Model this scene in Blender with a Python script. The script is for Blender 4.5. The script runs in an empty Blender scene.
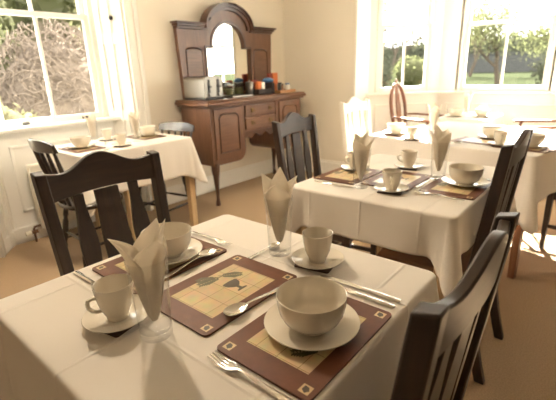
import bpy, bmesh, math, random
from mathutils import Vector, Matrix
random.seed(7)
PI = math.pi
sc = bpy.context.scene
COL = sc.collection
R = math.radians

# ------------------------------------------------------------------ materials
def _nt(name):
    m = bpy.data.materials.new(name); m.use_nodes = True
    nt = m.node_tree; b = nt.nodes['Principled BSDF']
    return m, nt, b

def _coord(nt, scale=(1, 1, 1)):
    tc = nt.nodes.new('ShaderNodeTexCoord'); mp = nt.nodes.new('ShaderNodeMapping')
    mp.inputs['Scale'].default_value = scale
    nt.links.new(tc.outputs['Object'], mp.inputs['Vector'])
    return mp.outputs['Vector']

def mat(name, col, rough=.5, var=.08, vscale=8, bump=0, bscale=60, metal=0, spec=.5, stretch=(1, 1, 1), coat=0):
    m, nt, b = _nt(name)
    v = _coord(nt, stretch)
    n = nt.nodes.new('ShaderNodeTexNoise'); n.inputs['Scale'].default_value = vscale; n.inputs['Detail'].default_value = 5
    nt.links.new(v, n.inputs['Vector'])
    mx = nt.nodes.new('ShaderNodeMix'); mx.data_type = 'RGBA'
    mx.inputs[6].default_value = (*[c * (1 - var) for c in col], 1)
    mx.inputs[7].default_value = (*[min(1, c * (1 + var)) for c in col], 1)
    nt.links.new(n.outputs['Fac'], mx.inputs[0]); nt.links.new(mx.outputs[2], b.inputs['Base Color'])
    b.inputs['Roughness'].default_value = rough; b.inputs['Metallic'].default_value = metal
    b.inputs['Specular IOR Level'].default_value = spec
    b.inputs['Coat Weight'].default_value = coat; b.inputs['Coat Roughness'].default_value = .15
    if bump:
        n2 = nt.nodes.new('ShaderNodeTexNoise'); n2.inputs['Scale'].default_value = bscale; n2.inputs['Detail'].default_value = 4
        nt.links.new(v, n2.inputs['Vector'])
        bp = nt.nodes.new('ShaderNodeBump'); bp.inputs['Strength'].default_value = bump; bp.inputs['Distance'].default_value = .004
        nt.links.new(n2.outputs['Fac'], bp.inputs['Height']); nt.links.new(bp.outputs['Normal'], b.inputs['Normal'])
    return m

def wood(name, c0, c1, rough=.35, axis=2, scale=6, coat=.2):
    m, nt, b = _nt(name)
    s = [9, 9, 9]; s[axis] = .9
    v = _coord(nt, s)
    n = nt.nodes.new('ShaderNodeTexNoise'); n.inputs['Scale'].default_value = scale; n.inputs['Detail'].default_value = 7
    n.inputs['Distortion'].default_value = .6
    nt.links.new(v, n.inputs['Vector'])
    r = nt.nodes.new('ShaderNodeValToRGB')
    r.color_ramp.elements[0].position = .3; r.color_ramp.elements[0].color = (*c0, 1)
    r.color_ramp.elements[1].position = .75; r.color_ramp.elements[1].color = (*c1, 1)
    nt.links.new(n.outputs['Fac'], r.inputs['Fac']); nt.links.new(r.outputs['Color'], b.inputs['Base Color'])
    b.inputs['Roughness'].default_value = rough
    b.inputs['Coat Weight'].default_value = coat; b.inputs['Coat Roughness'].default_value = .2
    return m

def clear(name, tint=(1, 1, 1), refl=1.0, rough=0.0):
    """thin clear sheet: transparent with a Fresnel reflection"""
    m = bpy.data.materials.new(name); m.use_nodes = True; nt = m.node_tree
    nt.nodes.clear()
    o = nt.nodes.new('ShaderNodeOutputMaterial'); t = nt.nodes.new('ShaderNodeBsdfTransparent'); g = nt.nodes.new('ShaderNodeBsdfGlossy')
    f = nt.nodes.new('ShaderNodeLayerWeight'); f.inputs['Blend'].default_value = .5
    pw = nt.nodes.new('ShaderNodeMath'); pw.operation = 'POWER'; pw.inputs[1].default_value = 3.0
    mu = nt.nodes.new('ShaderNodeMath'); mu.operation = 'MULTIPLY_ADD'; mu.inputs[1].default_value = .55 * refl; mu.inputs[2].default_value = .03 * refl
    mx = nt.nodes.new('ShaderNodeMixShader')
    t.inputs['Color'].default_value = (*tint, 1); g.inputs['Roughness'].default_value = rough
    nt.links.new(f.outputs['Facing'], pw.inputs[0]); nt.links.new(pw.outputs[0], mu.inputs[0]); nt.links.new(mu.outputs[0], mx.inputs[0])
    nt.links.new(t.outputs[0], mx.inputs[1]); nt.links.new(g.outputs[0], mx.inputs[2]); nt.links.new(mx.outputs[0], o.inputs[0])
    return m

def translucent(m, amount, col):
    nt = m.node_tree; b = nt.nodes['Principled BSDF']; o = nt.nodes['Material Output']
    t = nt.nodes.new('ShaderNodeBsdfTranslucent'); t.inputs['Color'].default_value = (*col, 1)
    mx = nt.nodes.new('ShaderNodeMixShader'); mx.inputs[0].default_value = amount
    nt.links.new(b.outputs[0], mx.inputs[1]); nt.links.new(t.outputs[0], mx.inputs[2]); nt.links.new(mx.outputs[0], o.inputs['Surface'])

def cloth_mat(name, col, creases=(), weave=900):
    """tablecloth linen with pressed fold lines; creases = [(axis, position)] in object space"""
    m, nt, b = _nt(name)
    tc = nt.nodes.new('ShaderNodeTexCoord'); sx = nt.nodes.new('ShaderNodeSeparateXYZ')
    nt.links.new(tc.outputs['Object'], sx.inputs[0])
    h = None
    def math_(op, a, bb=None):
        n = nt.nodes.new('ShaderNodeMath'); n.operation = op
        for i, q in enumerate((a, bb)):
            if q is None: continue
            if isinstance(q, (int, float)): n.inputs[i].default_value = q
            else: nt.links.new(q, n.inputs[i])
        return n.outputs[0]
    for ax, pos in creases:
        d = math_('ABSOLUTE', math_('SUBTRACT', sx.outputs[ax], pos))
        g = math_('MAXIMUM', math_('SUBTRACT', 1.0, math_('DIVIDE', d, .006)), 0.0)
        h = g if h is None else math_('ADD', h, g)
    n = nt.nodes.new('ShaderNodeTexNoise'); n.inputs['Scale'].default_value = 5; n.inputs['Detail'].default_value = 4
    nt.links.new(tc.outputs['Object'], n.inputs['Vector'])
    w = nt.nodes.new('ShaderNodeTexNoise'); w.inputs['Scale'].default_value = weave
    nt.links.new(tc.outputs['Object'], w.inputs['Vector'])
    hh = math_('ADD', math_('MULTIPLY', n.outputs['Fac'], 2.2), math_('MULTIPLY', w.outputs['Fac'], .12))
    if h is not None: hh = math_('ADD', hh, h)
    bp = nt.nodes.new('ShaderNodeBump'); bp.inputs['Strength'].default_value = .8; bp.inputs['Distance'].default_value = .0022
    nt.links.new(hh, bp.inputs['Height']); nt.links.new(bp.outputs['Normal'], b.inputs['Normal'])
    b.inputs['Base Color'].default_value = (*col, 1); b.inputs['Roughness'].default_value = .75
    b.inputs['Sheen Weight'].default_value = .15; b.inputs['Specular IOR Level'].default_value = .25
    return m

def tile_mat(name):
    m, nt, b = _nt(name)
    v = _coord(nt)
    br = nt.nodes.new('ShaderNodeTexBrick'); br.offset = 0; br.inputs['Scale'].default_value = 1
    br.inputs['Brick Width'].default_value = .049; br.inputs['Row Height'].default_value = .049
    br.inputs['Mortar Size'].default_value = .0009; br.inputs['Mortar Smooth'].default_value = .6
    br.inputs['Color1'].default_value = (.85, .68, .41, 1); br.inputs['Color2'].default_value = (.77, .58, .32, 1)
    br.inputs['Mortar'].default_value = (.36, .21, .09, 1)
    nt.links.new(v, br.inputs['Vector'])
    n = nt.nodes.new('ShaderNodeTexNoise'); n.inputs['Scale'].default_value = 35; n.inputs['Detail'].default_value = 5
    nt.links.new(v, n.inputs['Vector'])
    mx = nt.nodes.new('ShaderNodeMix'); mx.data_type = 'RGBA'; mx.blend_type = 'MULTIPLY'; mx.inputs[0].default_value = .45
    nt.links.new(br.outputs['Color'], mx.inputs[6]); nt.links.new(n.outputs['Color'], mx.inputs[7])
    nt.links.new(mx.outputs[2], b.inputs['Base Color']); b.inputs['Roughness'].default_value = .28
    return m

M = {
 'wall': mat('cream_paint', (.82, .755, .64), .8, .02, 3, .05, 200),
 'white': mat('cream_gloss_woodwork', (.90, .87, .80), .4, .02, 3),
 'panel': mat('white_gloss_panelling', (.92, .90, .85), .4, .03, 3),
 'ceiling': mat('ceiling_white', (.88, .83, .74), .9, .02, 2),
 'carpet': mat('tan_carpet', (.44, .318, .205), .95, .38, 160, 1.0, 300, spec=.1),
 'slat': wood('dark_stained_oak', (.016, .0072, .004), (.042, .020, .011), .46, coat=.04),
 'slatx': wood('dark_stained_oak_rail', (.016, .0072, .004), (.042, .020, .011), .46, axis=0, coat=.04),
 'black': wood('near_black_varnished_beech', (.014, .007, .005), (.032, .015, .010), .25, coat=.5),
 'whitechair': mat('off_white_chair_paint', (.82, .76, .64), .4, .03, 4),
 'pine': wood('pale_pine', (.52, .36, .19), (.68, .50, .30), .45),
 'redleg': wood('red_brown_table_wood', (.23, .095, .045), (.33, .15, .075), .4),
 'mahog': wood('mahogany', (.095, .038, .016), (.17, .074, .034), .38, axis=2, coat=.3),
 'mahogx': wood('mahogany_lengthwise', (.10, .041, .017), (.18, .080, .037), .36, axis=0, coat=.35),
 'mahogd': wood('dark_mahogany', (.050, .018, .009), (.090, .034, .017), .3, coat=.3),
 'armwood': wood('red_brown_chair_frame', (.15, .056, .027), (.23, .09, .045), .35),
 'cane': mat('woven_cane', (.62, .42, .22), .6, .15, 120, .5, 220),
 'seatpad': mat('brown_seat_pad', (.20, .105, .055), .6, .15, 40),
 'brass': mat('aged_brass', (.20, .13, .06), .4, .2, 30, metal=.9),
 'china': mat('glazed_ivory_china', (.82, .75, .63), .16, .01, 5, coat=.3),
 'steel': mat('polished_steel', (.78, .76, .72), .16, .03, 10, metal=1),
 'chrome': mat('brushed_chrome', (.27, .255, .23), .38, .06, 60, metal=1, stretch=(1, 1, 12)),
 'blackplastic': mat('black_plastic', (.02, .018, .016), .4, .1, 10),
 'matbrown': mat('brown_lacquered_mat', (.125, .043, .018), .48, .35, 45, .1, 80, spec=.3),
 'tile': tile_mat('cream_tile_print'),
 'leaf': mat('faded_green_print', (.105, .095, .045), .35, .35, 90),
 'urn': mat('dark_urn_print', (.060, .045, .024), .35, .4, 90),
 'emblem': mat('cream_emblem_print', (.66, .50, .27), .3, .12, 60),
 'coaster': mat('dark_coaster', (.075, .032, .018), .35, .3, 60),
 'napkin': mat('cream_paper_napkin', (.93, .88, .79), .85, .02, 20, .25, 500, spec=.2),
 'glass': clear('clear_drinking_glass', (.98, .98, .975), .9),
 'pane': clear('window_pane_glass', (.97, .98, .97), .55),
 'mirror': mat('silvered_mirror', (.88, .87, .83), .02, .0, 2, metal=1),
 'radiator': mat('white_radiator_enamel', (.82, .78, .68), .35, .02, 4),
 'copper': mat('dull_copper_pipe', (.16, .085, .05), .4, .2, 20, metal=.7),
 'knobblack': mat('black_ebony_knob', (.012, .010, .008), .25, .1, 10),
 'grass': mat('sunlit_lawn', (0.027, 0.0315, 0.018), .95, .3, 1.2, .6, 30, spec=0),
 'gravel': mat('grey_gravel', (.05, .048, .044), .95, .3, 6, .6, 60, spec=0),
 'bark': mat('grey_bark', (0.068, 0.056, 0.044), .9, .3, 20, .6, 60, spec=0),
 'twig': mat('pale_dry_twig', (0.132, 0.108, 0.0896), .9, .5, 30, spec=0),
 'foliage': mat('spring_leaves', (0.08, 0.08, 0.0496), .9, .4, 3, spec=0),
 'foliage2': mat('yellow_green_leaves', (0.112, 0.104, 0.068), .9, .35, 3, spec=0),
 'foliage3': mat('dark_evergreen_leaves', (0.0527, 0.0561, 0.0391), .9, .4, 3, spec=0),
 'masonry': mat('grey_garden_masonry', (0.064, 0.0656, 0.064), .9, .15, 4, .3, 30, spec=0),
 'tray': wood('honey_oak_tray', (.36, .17, .06), (.5, .26, .1), .45, axis=0),
 'orange': mat('orange_carton', (.62, .16, .035), .5, .1, 20),
 'red': mat('dark_red_carton', (.30, .05, .03), .5, .1, 20),
 'blue': mat('blue_packet', (.06, .17, .38), .4, .1, 20),
 'jarwhite': mat('white_jar_contents', (.78, .74, .66), .4, .03, 20),
 'jarbrown': mat('brown_preserve', (.22, .10, .04), .3, .2, 30),
 'jargreen': mat('olive_tea_leaves', (.13, .13, .05), .6, .4, 50),
 'darkwicker': mat('dark_wicker', (.035, .020, .013), .6, .5, 120, .8, 150),
 'lightblue': mat('pale_blue_fabric', (.45, .52, .60), .8, .08, 20),
 'lamp': mat('opal_lamp_glass', (.9, .86, .78), .3, .01, 3),
}
CREAM = (.83, .77, .69)
M['cloth_a'] = cloth_mat('ivory_tablecloth_nearest', CREAM, [(1, .012), (0, -.20), (0, .19), (1, .31), (1, -.30)])
M['cloth_b'] = cloth_mat('ivory_tablecloth_middle', CREAM, [(1, -.0), (0, .1), (1, .24), (1, -.24)])
M['cloth_c'] = cloth_mat('ivory_tablecloth_plain', CREAM, [(0, 0.0), (1, 0)])

translucent(M['napkin'], .45, (.96, .90, .80))
translucent(M['foliage'], .45, (.20, .22, .10)); translucent(M['foliage2'], .45, (.26, .26, .13))

# ------------------------------------------------------------------ mesh helpers
class MB:
    def __init__(s): s.bm = bmesh.new(); s.mi = 0
    def _set(s, faces):
        for f in faces: f.material_index = s.mi
        return faces
    def face(s, pts):
        return s._set([s.bm.faces.new([s.bm.verts.new(Vector(p)) for p in pts])])
    def hexa(s, P):
        """8 corners: bottom loop of 4 then top loop of 4"""
        v = [s.bm.verts.new(Vector(p)) for p in P]
        fs = [(3, 2, 1, 0), (4, 5, 6, 7), (0, 1, 5, 4), (1, 2, 6, 5), (2, 3, 7, 6), (3, 0, 4, 7)]
        s._set([s.bm.faces.new([v[i] for i in f]) for f in fs]); return s
    def box(s, x0, x1, y0, y1, z0, z1):
        return s.hexa([(x0, y0, z0), (x1, y0, z0), (x1, y1, z0), (x0, y1, z0), (x0, y0, z1), (x1, y0, z1), (x1, y1, z1), (x0, y1, z1)])
    def taper(s, a, b, wa, wb, da=None, db=None):
        """square bar from a to b (mostly vertical), half widths wa/wb in x and da/db in y"""
        da = wa if da is None else da; db = wb if db is None else db
        q = ((-1, -1), (1, -1), (1, 1), (-1, 1))
        return s.hexa([(a[0] + i * wa, a[1] + j * da, a[2]) for i, j in q] + [(b[0] + i * wb, b[1] + j * db, b[2]) for i, j in q])
    def prism(s, poly, fn0, fn1):
        """poly of 2D points; fn0/fn1 map a 2D point onto the two faces"""
        a = [s.bm.verts.new(Vector(fn0(*p))) for p in poly]; b = [s.bm.verts.new(Vector(fn1(*p))) for p in poly]
        n = len(poly); fs = [s.bm.faces.new(a[::-1]), s.bm.faces.new(b)]
        for i in range(n): fs.append(s.bm.faces.new([a[i], a[(i + 1) % n], b[(i + 1) % n], b[i]]))
        s._set(fs); return s
    def plan(s, poly, z0, z1): return s.prism(poly, lambda x, y: (x, y, z0), lambda x, y: (x, y, z1))
    def lathe(s, prof, n=32, c=(0, 0, 0), closed=False, sx=1, sy=1):
        rings = []
        for r, z in prof:
            if r < 1e-6: rings.append([s.bm.verts.new((c[0], c[1], c[2] + z))])
            else: rings.append([s.bm.verts.new((c[0] + sx * r * math.cos(2 * PI * k / n), c[1] + sy * r * math.sin(2 * PI * k / n), c[2] + z)) for k in range(n)])
        pr = list(zip(rings, rings[1:])) + ([(rings[-1], rings[0])] if closed else [])
        for A, B in pr:
            for k in range(n):
                k2 = (k + 1) % n
                if len(A) == 1 and len(B) == 1: continue
                if len(A) == 1: f = [A[0], B[k2], B[k]]
                elif len(B) == 1: f = [A[k], A[k2], B[0]]
                else: f = [A[k], A[k2], B[k2], B[k]]
                s._set([s.bm.faces.new(f)])
        return s
    def tube(s, pts, rad, n=8, cap=True, flat=1.0, up=None):
        pts = [Vector(p) for p in pts]; m = len(pts)
        rad = rad if isinstance(rad, (list, tuple)) else [rad] * m
        rings = []; prev = None
        for i, p in enumerate(pts):
            d = (pts[min(i + 1, m - 1)] - pts[max(i - 1, 0)]).normalized()
            if prev is None:
                ref = Vector(up) if up else (Vector((0, 0, 1)) if abs(d.z) < .9 else Vector((1, 0, 0)))
                u = d.cross(ref).normalized()
            else: u = (prev - d * prev.dot(d)).normalized()
            prev = u; w = d.cross(u)
            rings.append([s.bm.verts.new(p + rad[i] * (math.cos(2 * PI * k / n) * u + flat * math.sin(2 * PI * k / n) * w)) for k in range(n)])
        for A, B in zip(rings, rings[1:]):
            for k in range(n): s._set([s.bm.faces.new([A[k], A[(k + 1) % n], B[(k + 1) % n], B[k]])])
        if cap: s._set([s.bm.faces.new(rings[0][::-1]), s.bm.faces.new(rings[-1])])
        return s
    def grid(s, fn, nu, nv, wrap=False):
        V = [[s.bm.verts.new(Vector(fn(i / nu, j / nv))) for j in range(nv + 1)] for i in range(nu + (0 if wrap else 1))]
        for i in range(nu):
            for j in range(nv):
                a, b = V[i], V[(i + 1) % len(V)]
                s._set([s.bm.faces.new([a[j], b[j], b[j + 1], a[j + 1]])])
        return s

def obj(name, mb, m, parent=None, bevel=0, smooth=True, solid=0, recalc=True, angle=40, loc=None):
    me = bpy.data.meshes.new(name)
    if recalc: bmesh.ops.recalc_face_normals(mb.bm, faces=mb.bm.faces)
    mb.bm.to_mesh(me); mb.bm.free()
    for q in (m if isinstance(m, (list, tuple)) else [m]): me.materials.append(M[q] if isinstance(q, str) else q)
    o = bpy.data.objects.new(name, me); COL.objects.link(o)
    if smooth and len(me.polygons):
        me.polygons.foreach_set('use_smooth', [True] * len(me.polygons)); me.set_sharp_from_angle(angle=R(angle))
    if solid:
        q = o.modifiers.new('thick', 'SOLIDIFY'); q.thickness = solid; q.offset = 0
    if bevel:
        q = o.modifiers.new('bevel', 'BEVEL'); q.width = bevel; q.segments = 2; q.limit_method = 'ANGLE'
    if parent: o.parent = parent
    if loc: o.location = loc
    return o

def tag(o, label=None, cat=None, group=None, kind=None):
    for k, v in (('label', label), ('category', cat), ('group', group), ('kind', kind)):
        if v: o[k] = v
    return o

def thing(name, label, cat, loc=(0, 0, 0), rz=0, group=None):
    o = bpy.data.objects.new(name, None); COL.objects.link(o); o.empty_display_size = .05
    o.location = loc; o.rotation_euler = (0, 0, rz)
    return tag(o, label, cat, group)

KIDS = {}
def dup(root, label, loc, rz=0, group=None):
    """copy of a thing with copies of its parts and sub-parts"""
    r = root.copy(); COL.objects.link(r); r.location = loc; r.rotation_euler = (0, 0, rz); r['label'] = label
    if group: r['group'] = group
    for ch in root.children:
        c = ch.copy(); COL.objects.link(c); c.parent = r
        for g in ch.children:
            d = g.copy(); COL.objects.link(d); d.parent = c
    return r

PROTO = {}
def place(kind, builder, label, loc, rz=0, group=None):
    if kind not in PROTO:
        r = builder(); PROTO[kind] = r
        r.location = loc; r.rotation_euler = (0, 0, rz); tag(r, label, None, group)
        return r
    r = PROTO[kind]
    if r.type == 'MESH':
        c = r.copy(); COL.objects.link(c); c.location = loc; c.rotation_euler = (0, 0, rz); c['label'] = label
        if group: c['group'] = group
        return c
    return dup(r, label, loc, rz, group)

def struct(name, mb, m, **k): return tag(obj(name, mb, m, **k), kind='structure')

# ------------------------------------------------------------------ camera (room frame: +X along the sideboard wall, +Y towards it)
H = 1.25; f, pit, rol, yaw = 406.1, .31018, -.03314, .70526
cp, sp, cr, sr = math.cos(pit), math.sin(pit), math.cos(rol), math.sin(rol)
Rm = Matrix(((cr, -sr, 0), (sr, cr, 0), (0, 0, 1))) @ Matrix(((1, 0, 0), (0, -sp, -cp), (0, cp, -sp))) @ \
     Matrix(((math.sin(yaw), -math.cos(yaw), 0), (math.cos(yaw), math.sin(yaw), 0), (0, 0, 1)))
cam_d = bpy.data.cameras.new('camera'); cam = bpy.data.objects.new('camera', cam_d); COL.objects.link(cam)
rt, dn, fw = Rm[0], Rm[1], Rm[2]
cam.matrix_world = Matrix(((rt[0], -dn[0], -fw[0], 0), (rt[1], -dn[1], -fw[1], 0), (rt[2], -dn[2], -fw[2], H), (0, 0, 0, 1)))
cam_d.sensor_width = 36; cam_d.lens = f * 36 / 556; cam_d.clip_start = .03; cam_d.clip_end = 300
cam_d.dof.use_dof = True; cam_d.dof.focus_distance = .95; cam_d.dof.aperture_fstop = 5.0
sc.camera = cam

# ------------------------------------------------------------------ room shell
XB, YA, XK, YR, ZC = 4.14, 3.35, -3.2, -3.6, 2.85
BAYY = 1.08
struct('floor', MB().plan([(XK, YR), (XB, YR), (XB, -.19), (4.5, -.19), (5.15, .43), (5.15, 1.73), (4.5, 2.35), (XB, 2.35), (XB, 3.40), (2.0, 3.40), (1.9, 3.53), (.94, 3.53), (.8, 3.40), (XK, 3.40)], -.1, 0), 'carpet')
struct('ceiling', MB().box(XK - .3, 5.4, YR - .3, 3.85, ZC, ZC + .15), 'ceiling')
w = MB()
w.plan([(2.02, YA), (4.55, YA), (4.55, 3.8), (1.88, 3.8), (1.88, 3.56)], 0, ZC)
w.plan([(XK - .3, YA), (.775, YA), (.94, 3.56), (.94, 3.8), (XK - .3, 3.8)], 0, ZC)
w.plan([(.775, YA), (2.02, YA), (2.02, 3.8), (.775, 3.8)], 2.46, ZC)
struct('wall_left', w, 'wall', smooth=False)
w = MB()
w.plan([(XB, 2.35), (4.5, 2.35), (4.62, 2.48), (4.55, YA), (XB, YA)], 0, ZC)
w.plan([(XB, YR - .3), (4.6, YR - .3), (4.6, -.30), (4.5, -.19), (XB, -.19)], 0, ZC)
w.plan([(XB, -.19), (4.55, -.19), (4.55, 2.35), (XB, 2.35)], 2.6, ZC)
struct('wall_far', w, 'wall', smooth=False)
struct('wall_right', MB().box(XK - .3, 4.6, YR - .3, YR, 0, ZC), 'wall')
struct('wall_rear', MB().box(XK - .3, XK, YR, YA, 0, ZC), 'wall')
# panelled bay below and between the windows
w = MB()
BL = [(4.42, 2.35), (5.03, 1.74), (5.03, .42), (4.42, -.19)]; BO = [(4.50, 2.55), (5.22, 1.82), (5.22, .34), (4.50, -.39)]
for i in range(3):
    w.plan([BL[i], BL[i + 1], BO[i + 1], BO[i]], 0, .93)
    w.plan([BL[i], BL[i + 1], BO[i + 1], BO[i]], 2.5, ZC)
w.plan([(4.42, 2.35), (4.485, 2.285), (4.62, 2.42), (4.50, 2.55)], .93, 2.5)
w.plan([(4.96, 1.81), (5.03, 1.74), (5.03, 1.53), (5.22, 1.50), (5.22, 1.82), (5.09, 1.94)], .93, 2.5)
w.plan([(4.96, .35), (5.03, .42), (5.03, .63), (5.22, .66), (5.22, .34), (5.09, .22)], .93, 2.5)
w.plan([(4.42, -.19), (4.485, -.125), (4.62, -.26), (4.50, -.39)], .93, 2.5)
struct('wall_bay', w, 'panel', smooth=False)
# opening lining, sill boards, skirtings
struct('trim_bay_left', MB().box(XB - .02, 4.42, 2.33, 2.352, 0, 2.6), 'white', bevel=.003)
struct('trim_bay_right', MB().box(XB - .02, 4.42, -.192, -.17, 0, 2.6), 'white', bevel=.003)
s_ = MB()
IN = [(4.35, 2.33), (4.98, 1.70), (4.98, .46), (4.35, -.17)]; OUT = [(4.46, 2.40), (5.07, 1.77), (5.07, .39), (4.46, -.24)]
for i in range(3): s_.plan([IN[i], IN[i + 1], OUT[i + 1], OUT[i]], .925, .955)
struct('trim_bay_sill', s_, 'white', bevel=.006)
struct('baseboard_left', MB().box(2.14, XB, YA - .022, YA, 0, .15).box(2.14, XB, YA - .014, YA, .15, .175), 'white', bevel=.004)
struct('baseboard_far', MB().box(XB - .022, XB, 2.35, YA - .022, 0, .15).box(XB - .014, XB, 2.35, YA - .014, .15, .175), 'white', bevel=.004)
s_ = MB()
for (a, b) in (((4.42, 2.35), (5.03, 1.74)), ((5.03, 1.74), (5.03, .42)), ((5.03, .42), (4.42, -.19))):
    a = Vector(a); b = Vector(b); d = (b - a).normalized(); n = Vector((d.y, -d.x))
    s_.plan([a, b, b + n * .02, a + n * .02], 0, .17)
    L = (b - a).length                                   # raised moulding of the panel below the sill
    for u0, u1, z0, z1 in ((.1, L - .1, .25, .27), (.1, L - .1, .80, .82), (.1, .12, .25, .82), (L - .12, L - .1, .25, .82)):
        p, q = a + d * u0, a + d * u1
        s_.plan([p, q, q + n * .012, p + n * .012], z0, z1)
struct('baseboard_bay', s_, 'white', bevel=.003)

# left window recess: panel under the sill, splayed shutters, architrave
w = MB()
w.plan([(.93, 3.52), (1.91, 3.52), (1.88, 3.8), (.96, 3.8)], 0, .87)
for z0, z1, x0, x1 in ((0, .125, .90, 1.94),):
    w.box(x0, x1, 3.495, 3.52, z0, z1)
for x0, x1, z0, z1 in ((1.02, 1.82, .24, .26), (1.02, 1.82, .74, .76), (1.02, 1.04, .24, .76), (1.80, 1.82, .24, .76)):
    w.box(x0, x1, 3.508, 3.522, z0, z1)
struct('wall_left_window_apron', w, 'panel', bevel=.003)
struct('trim_left_sill', MB().plan([(.90, 3.46), (1.94, 3.46), (1.895, 3.57), (.945, 3.57)], .868, .895), 'white', bevel=.005)
def splay(name, pa, pb, knob):
    a, b = Vector(pa), Vector(pb); d = (b - a).normalized(); L = (b - a).length
    n = Vector((-d.y, d.x));
    if n.y > 0: n = -n
    s = MB()
    def bar(u0, u1, z0, z1, t): s.plan([a + d * u0, a + d * u1, a + d * u1 + n * t, a + d * u0 + n * t], z0, z1)
    bar(0, L, 0, 2.46, .012)
    for u0, u1 in ((0.0, .05), (L - .05, L), (L / 2 - .012, L / 2 + .012)): bar(u0, u1, .02, 2.46, .026)
    for z0 in (.02, .86, 1.5, 2.36): bar(0, L, z0, z0 + .09, .022)
    return struct(name, s, 'white', bevel=.003)
splay('trim_left_shutter_far', (2.02, YA), (1.885, 3.56), 1)
splay('trim_left_shutter_near', (.775, YA), (.935, 3.56), 0)
a_ = MB()
for x0, x1 in ((2.015, 2.14), (.655, .78)):
    a_.box(x0, x1, YA - .02, YA, 0, 2.58)
for x0, x1 in ((2.10, 2.14), (2.015, 2.03), (.655, .695), (.765, .78)): a_.box(x0, x1, YA - .036, YA - .02, 0, 2.58)
a_.box(.655, 2.14, YA - .02, YA, 2.46, 2.58)
struct('trim_left_architrave', a_, 'white', bevel=.004)
k_ = MB().lathe([(0, 0), (.006, 0), (.007, .012), (.016, .018), (.019, .028), (.014, .037), (0, .04)], 16)
k = obj('shutter_knob', k_, 'knobblack'); tag(k, 'small round black knob on the white shutter beside the left window', 'knob')
k.location = (1.962, 3.425, 1.705); k.rotation_euler = (R(90), 0, R(-57))

# ------------------------------------------------------------------ sash windows
def sash_window(name, p0, p1, z0, z1, zr, inset=0, lifts=(), bars=1):
    """double-hung window standing on the plan line p0 -> p1; the room lies on its -y side"""
    p0, p1 = Vector(p0), Vector(p1); d = p1 - p0; L = d.length
    root = bpy.data.objects.new(name, None); COL.objects.link(root); root['kind'] = 'structure'
    root.location = (p0.x, p0.y, 0); root.rotation_euler = (0, 0, math.atan2(d.y, d.x))
    fr = MB(); t = .045
    fr.box(0, t, 0, .11, z0, z1).box(L - t, L, 0, .11, z0, z1).box(t, L - t, 0, .11, z1 - t, z1).box(t, L - t, 0, .14, z0 - .03, z0)
    obj('window_frame', fr, 'white', root, bevel=.003)
    def sash(zb, zt, y0, lo, hi):
        s = MB(); st = .042
        s.box(t, t + st, y0, y0 + .038, zb, zt).box(L - t - st, L - t, y0, y0 + .038, zb, zt)
        s.box(t + st, L - t - st, y0, y0 + .038, zb, zb + lo).box(t + st, L - t - st, y0, y0 + .038, zt - hi, zt)
        for i in range(bars):
            xc = L * (i + 1) / (bars + 1)
            s.box(xc - .011, xc + .011, y0 + .004, y0 + .034, zb + lo, zt - hi)
        o = obj('sash', s, 'white', root, bevel=.003)
        obj('pane', MB().box(t + st - .004, L - t - st + .004, y0 + .017, y0 + .021, zb + lo - .004, zt - hi + .004), 'pane', root, smooth=False)
        return o
    lo = sash(z0, zr + .035, .015, .058, .035); sash(zr, z1 - t, .058, .035, .04)
    for lx in lifts:
        q = MB().tube([(lx - .022, .012, z0 + .026), (lx - .012, -.004, z0 + .03), (lx + .012, -.004, z0 + .03), (lx + .022, .012, z0 + .026)], .0055, 8)
        q.box(lx - .026, lx + .026, .010, .0148, z0 + .016, z0 + .036)
        obj('sash_lift', q, 'knobblack', root)
    return root
sash_window('window_1', (.965, 3.565), (1.875, 3.565), .885, 2.46, 1.70, lifts=(.23, .70))
sash_window('window_2', (4.49, 2.28), (4.97, 1.80), .955, 2.5, 1.66)
sash_window('window_3', (5.03, 1.55), (5.03, .61), .955, 2.5, 1.64)
sash_window('window_4', (4.97, .36), (4.49, -.12), .955, 2.5, 1.66)

# ------------------------------------------------------------------ radiator under the left window
rad = thing('radiator', 'white panel radiator under the left window with a valve at its end', 'radiator', (1.10, 3.40, 0))
b = MB().box(0, .72, 0, .012, .10, .60).box(0, .72, .06, .072, .10, .60).box(-.006, .726, -.004, .076, .595, .612).box(-.008, .0, .0, .072, .10, .60).box(.72, .728, 0, .072, .10, .60)
for i in range(23): b.box(.015 + i * .031, .029 + i * .031, -.005, 0, .13, .57)
obj('panel', b, 'radiator', rad, bevel=.003)
v = MB().tube([(-.008, .036, .125), (-.05, .036, .125), (-.06, .036, .11), (-.06, .036, .0)], .009, 10)
v.tube([(-.085, .036, .085), (-.035, .036, .085)], .016, 12)
obj('valve_pipe', v, 'copper', rad)
obj('valve_cap', MB().tube([(-.125, .036, .085), (-.085, .036, .085)], [.019, .021], 14), 'radiator', rad)

# ------------------------------------------------------------------ tables and cloths
def table(name, label, cx, cy, wx, wy, legm, rz=0, leg=.026, top=.752, left=None):
    t = thing(name, label, 'table', (cx, cy, 0), rz)
    hx, hy = wx / 2 - .004, wy / 2 - .004
    obj('tabletop', MB().box(-hx, hx, -hy, hy, top - .022, top), legm, t, bevel=.004)
    lx, ly = hx - .03, hy - .03; ll = -lx if left is None else left
    a = MB()
    a.box(ll + leg, lx - leg, -ly - .008, -ly + .012, top - .11, top - .0225).box(ll + leg, lx - leg, ly - .012, ly + .008, top - .11, top - .0225)
    a.box(ll - .008, ll + .012, -ly + leg, ly - leg, top - .11, top - .0225).box(lx - .012, lx + .008, -ly + leg, ly - leg, top - .11, top - .0225)
    obj('apron', a, legm, t, bevel=.002)
    for i in (-1, 1):
        for j in (-1, 1): obj('leg', MB().taper((lx if i > 0 else ll, j * ly, 0.001), (lx if i > 0 else ll, j * ly, top - .0225), leg * .8, leg), legm, t, bevel=.003)
    return t

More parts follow.
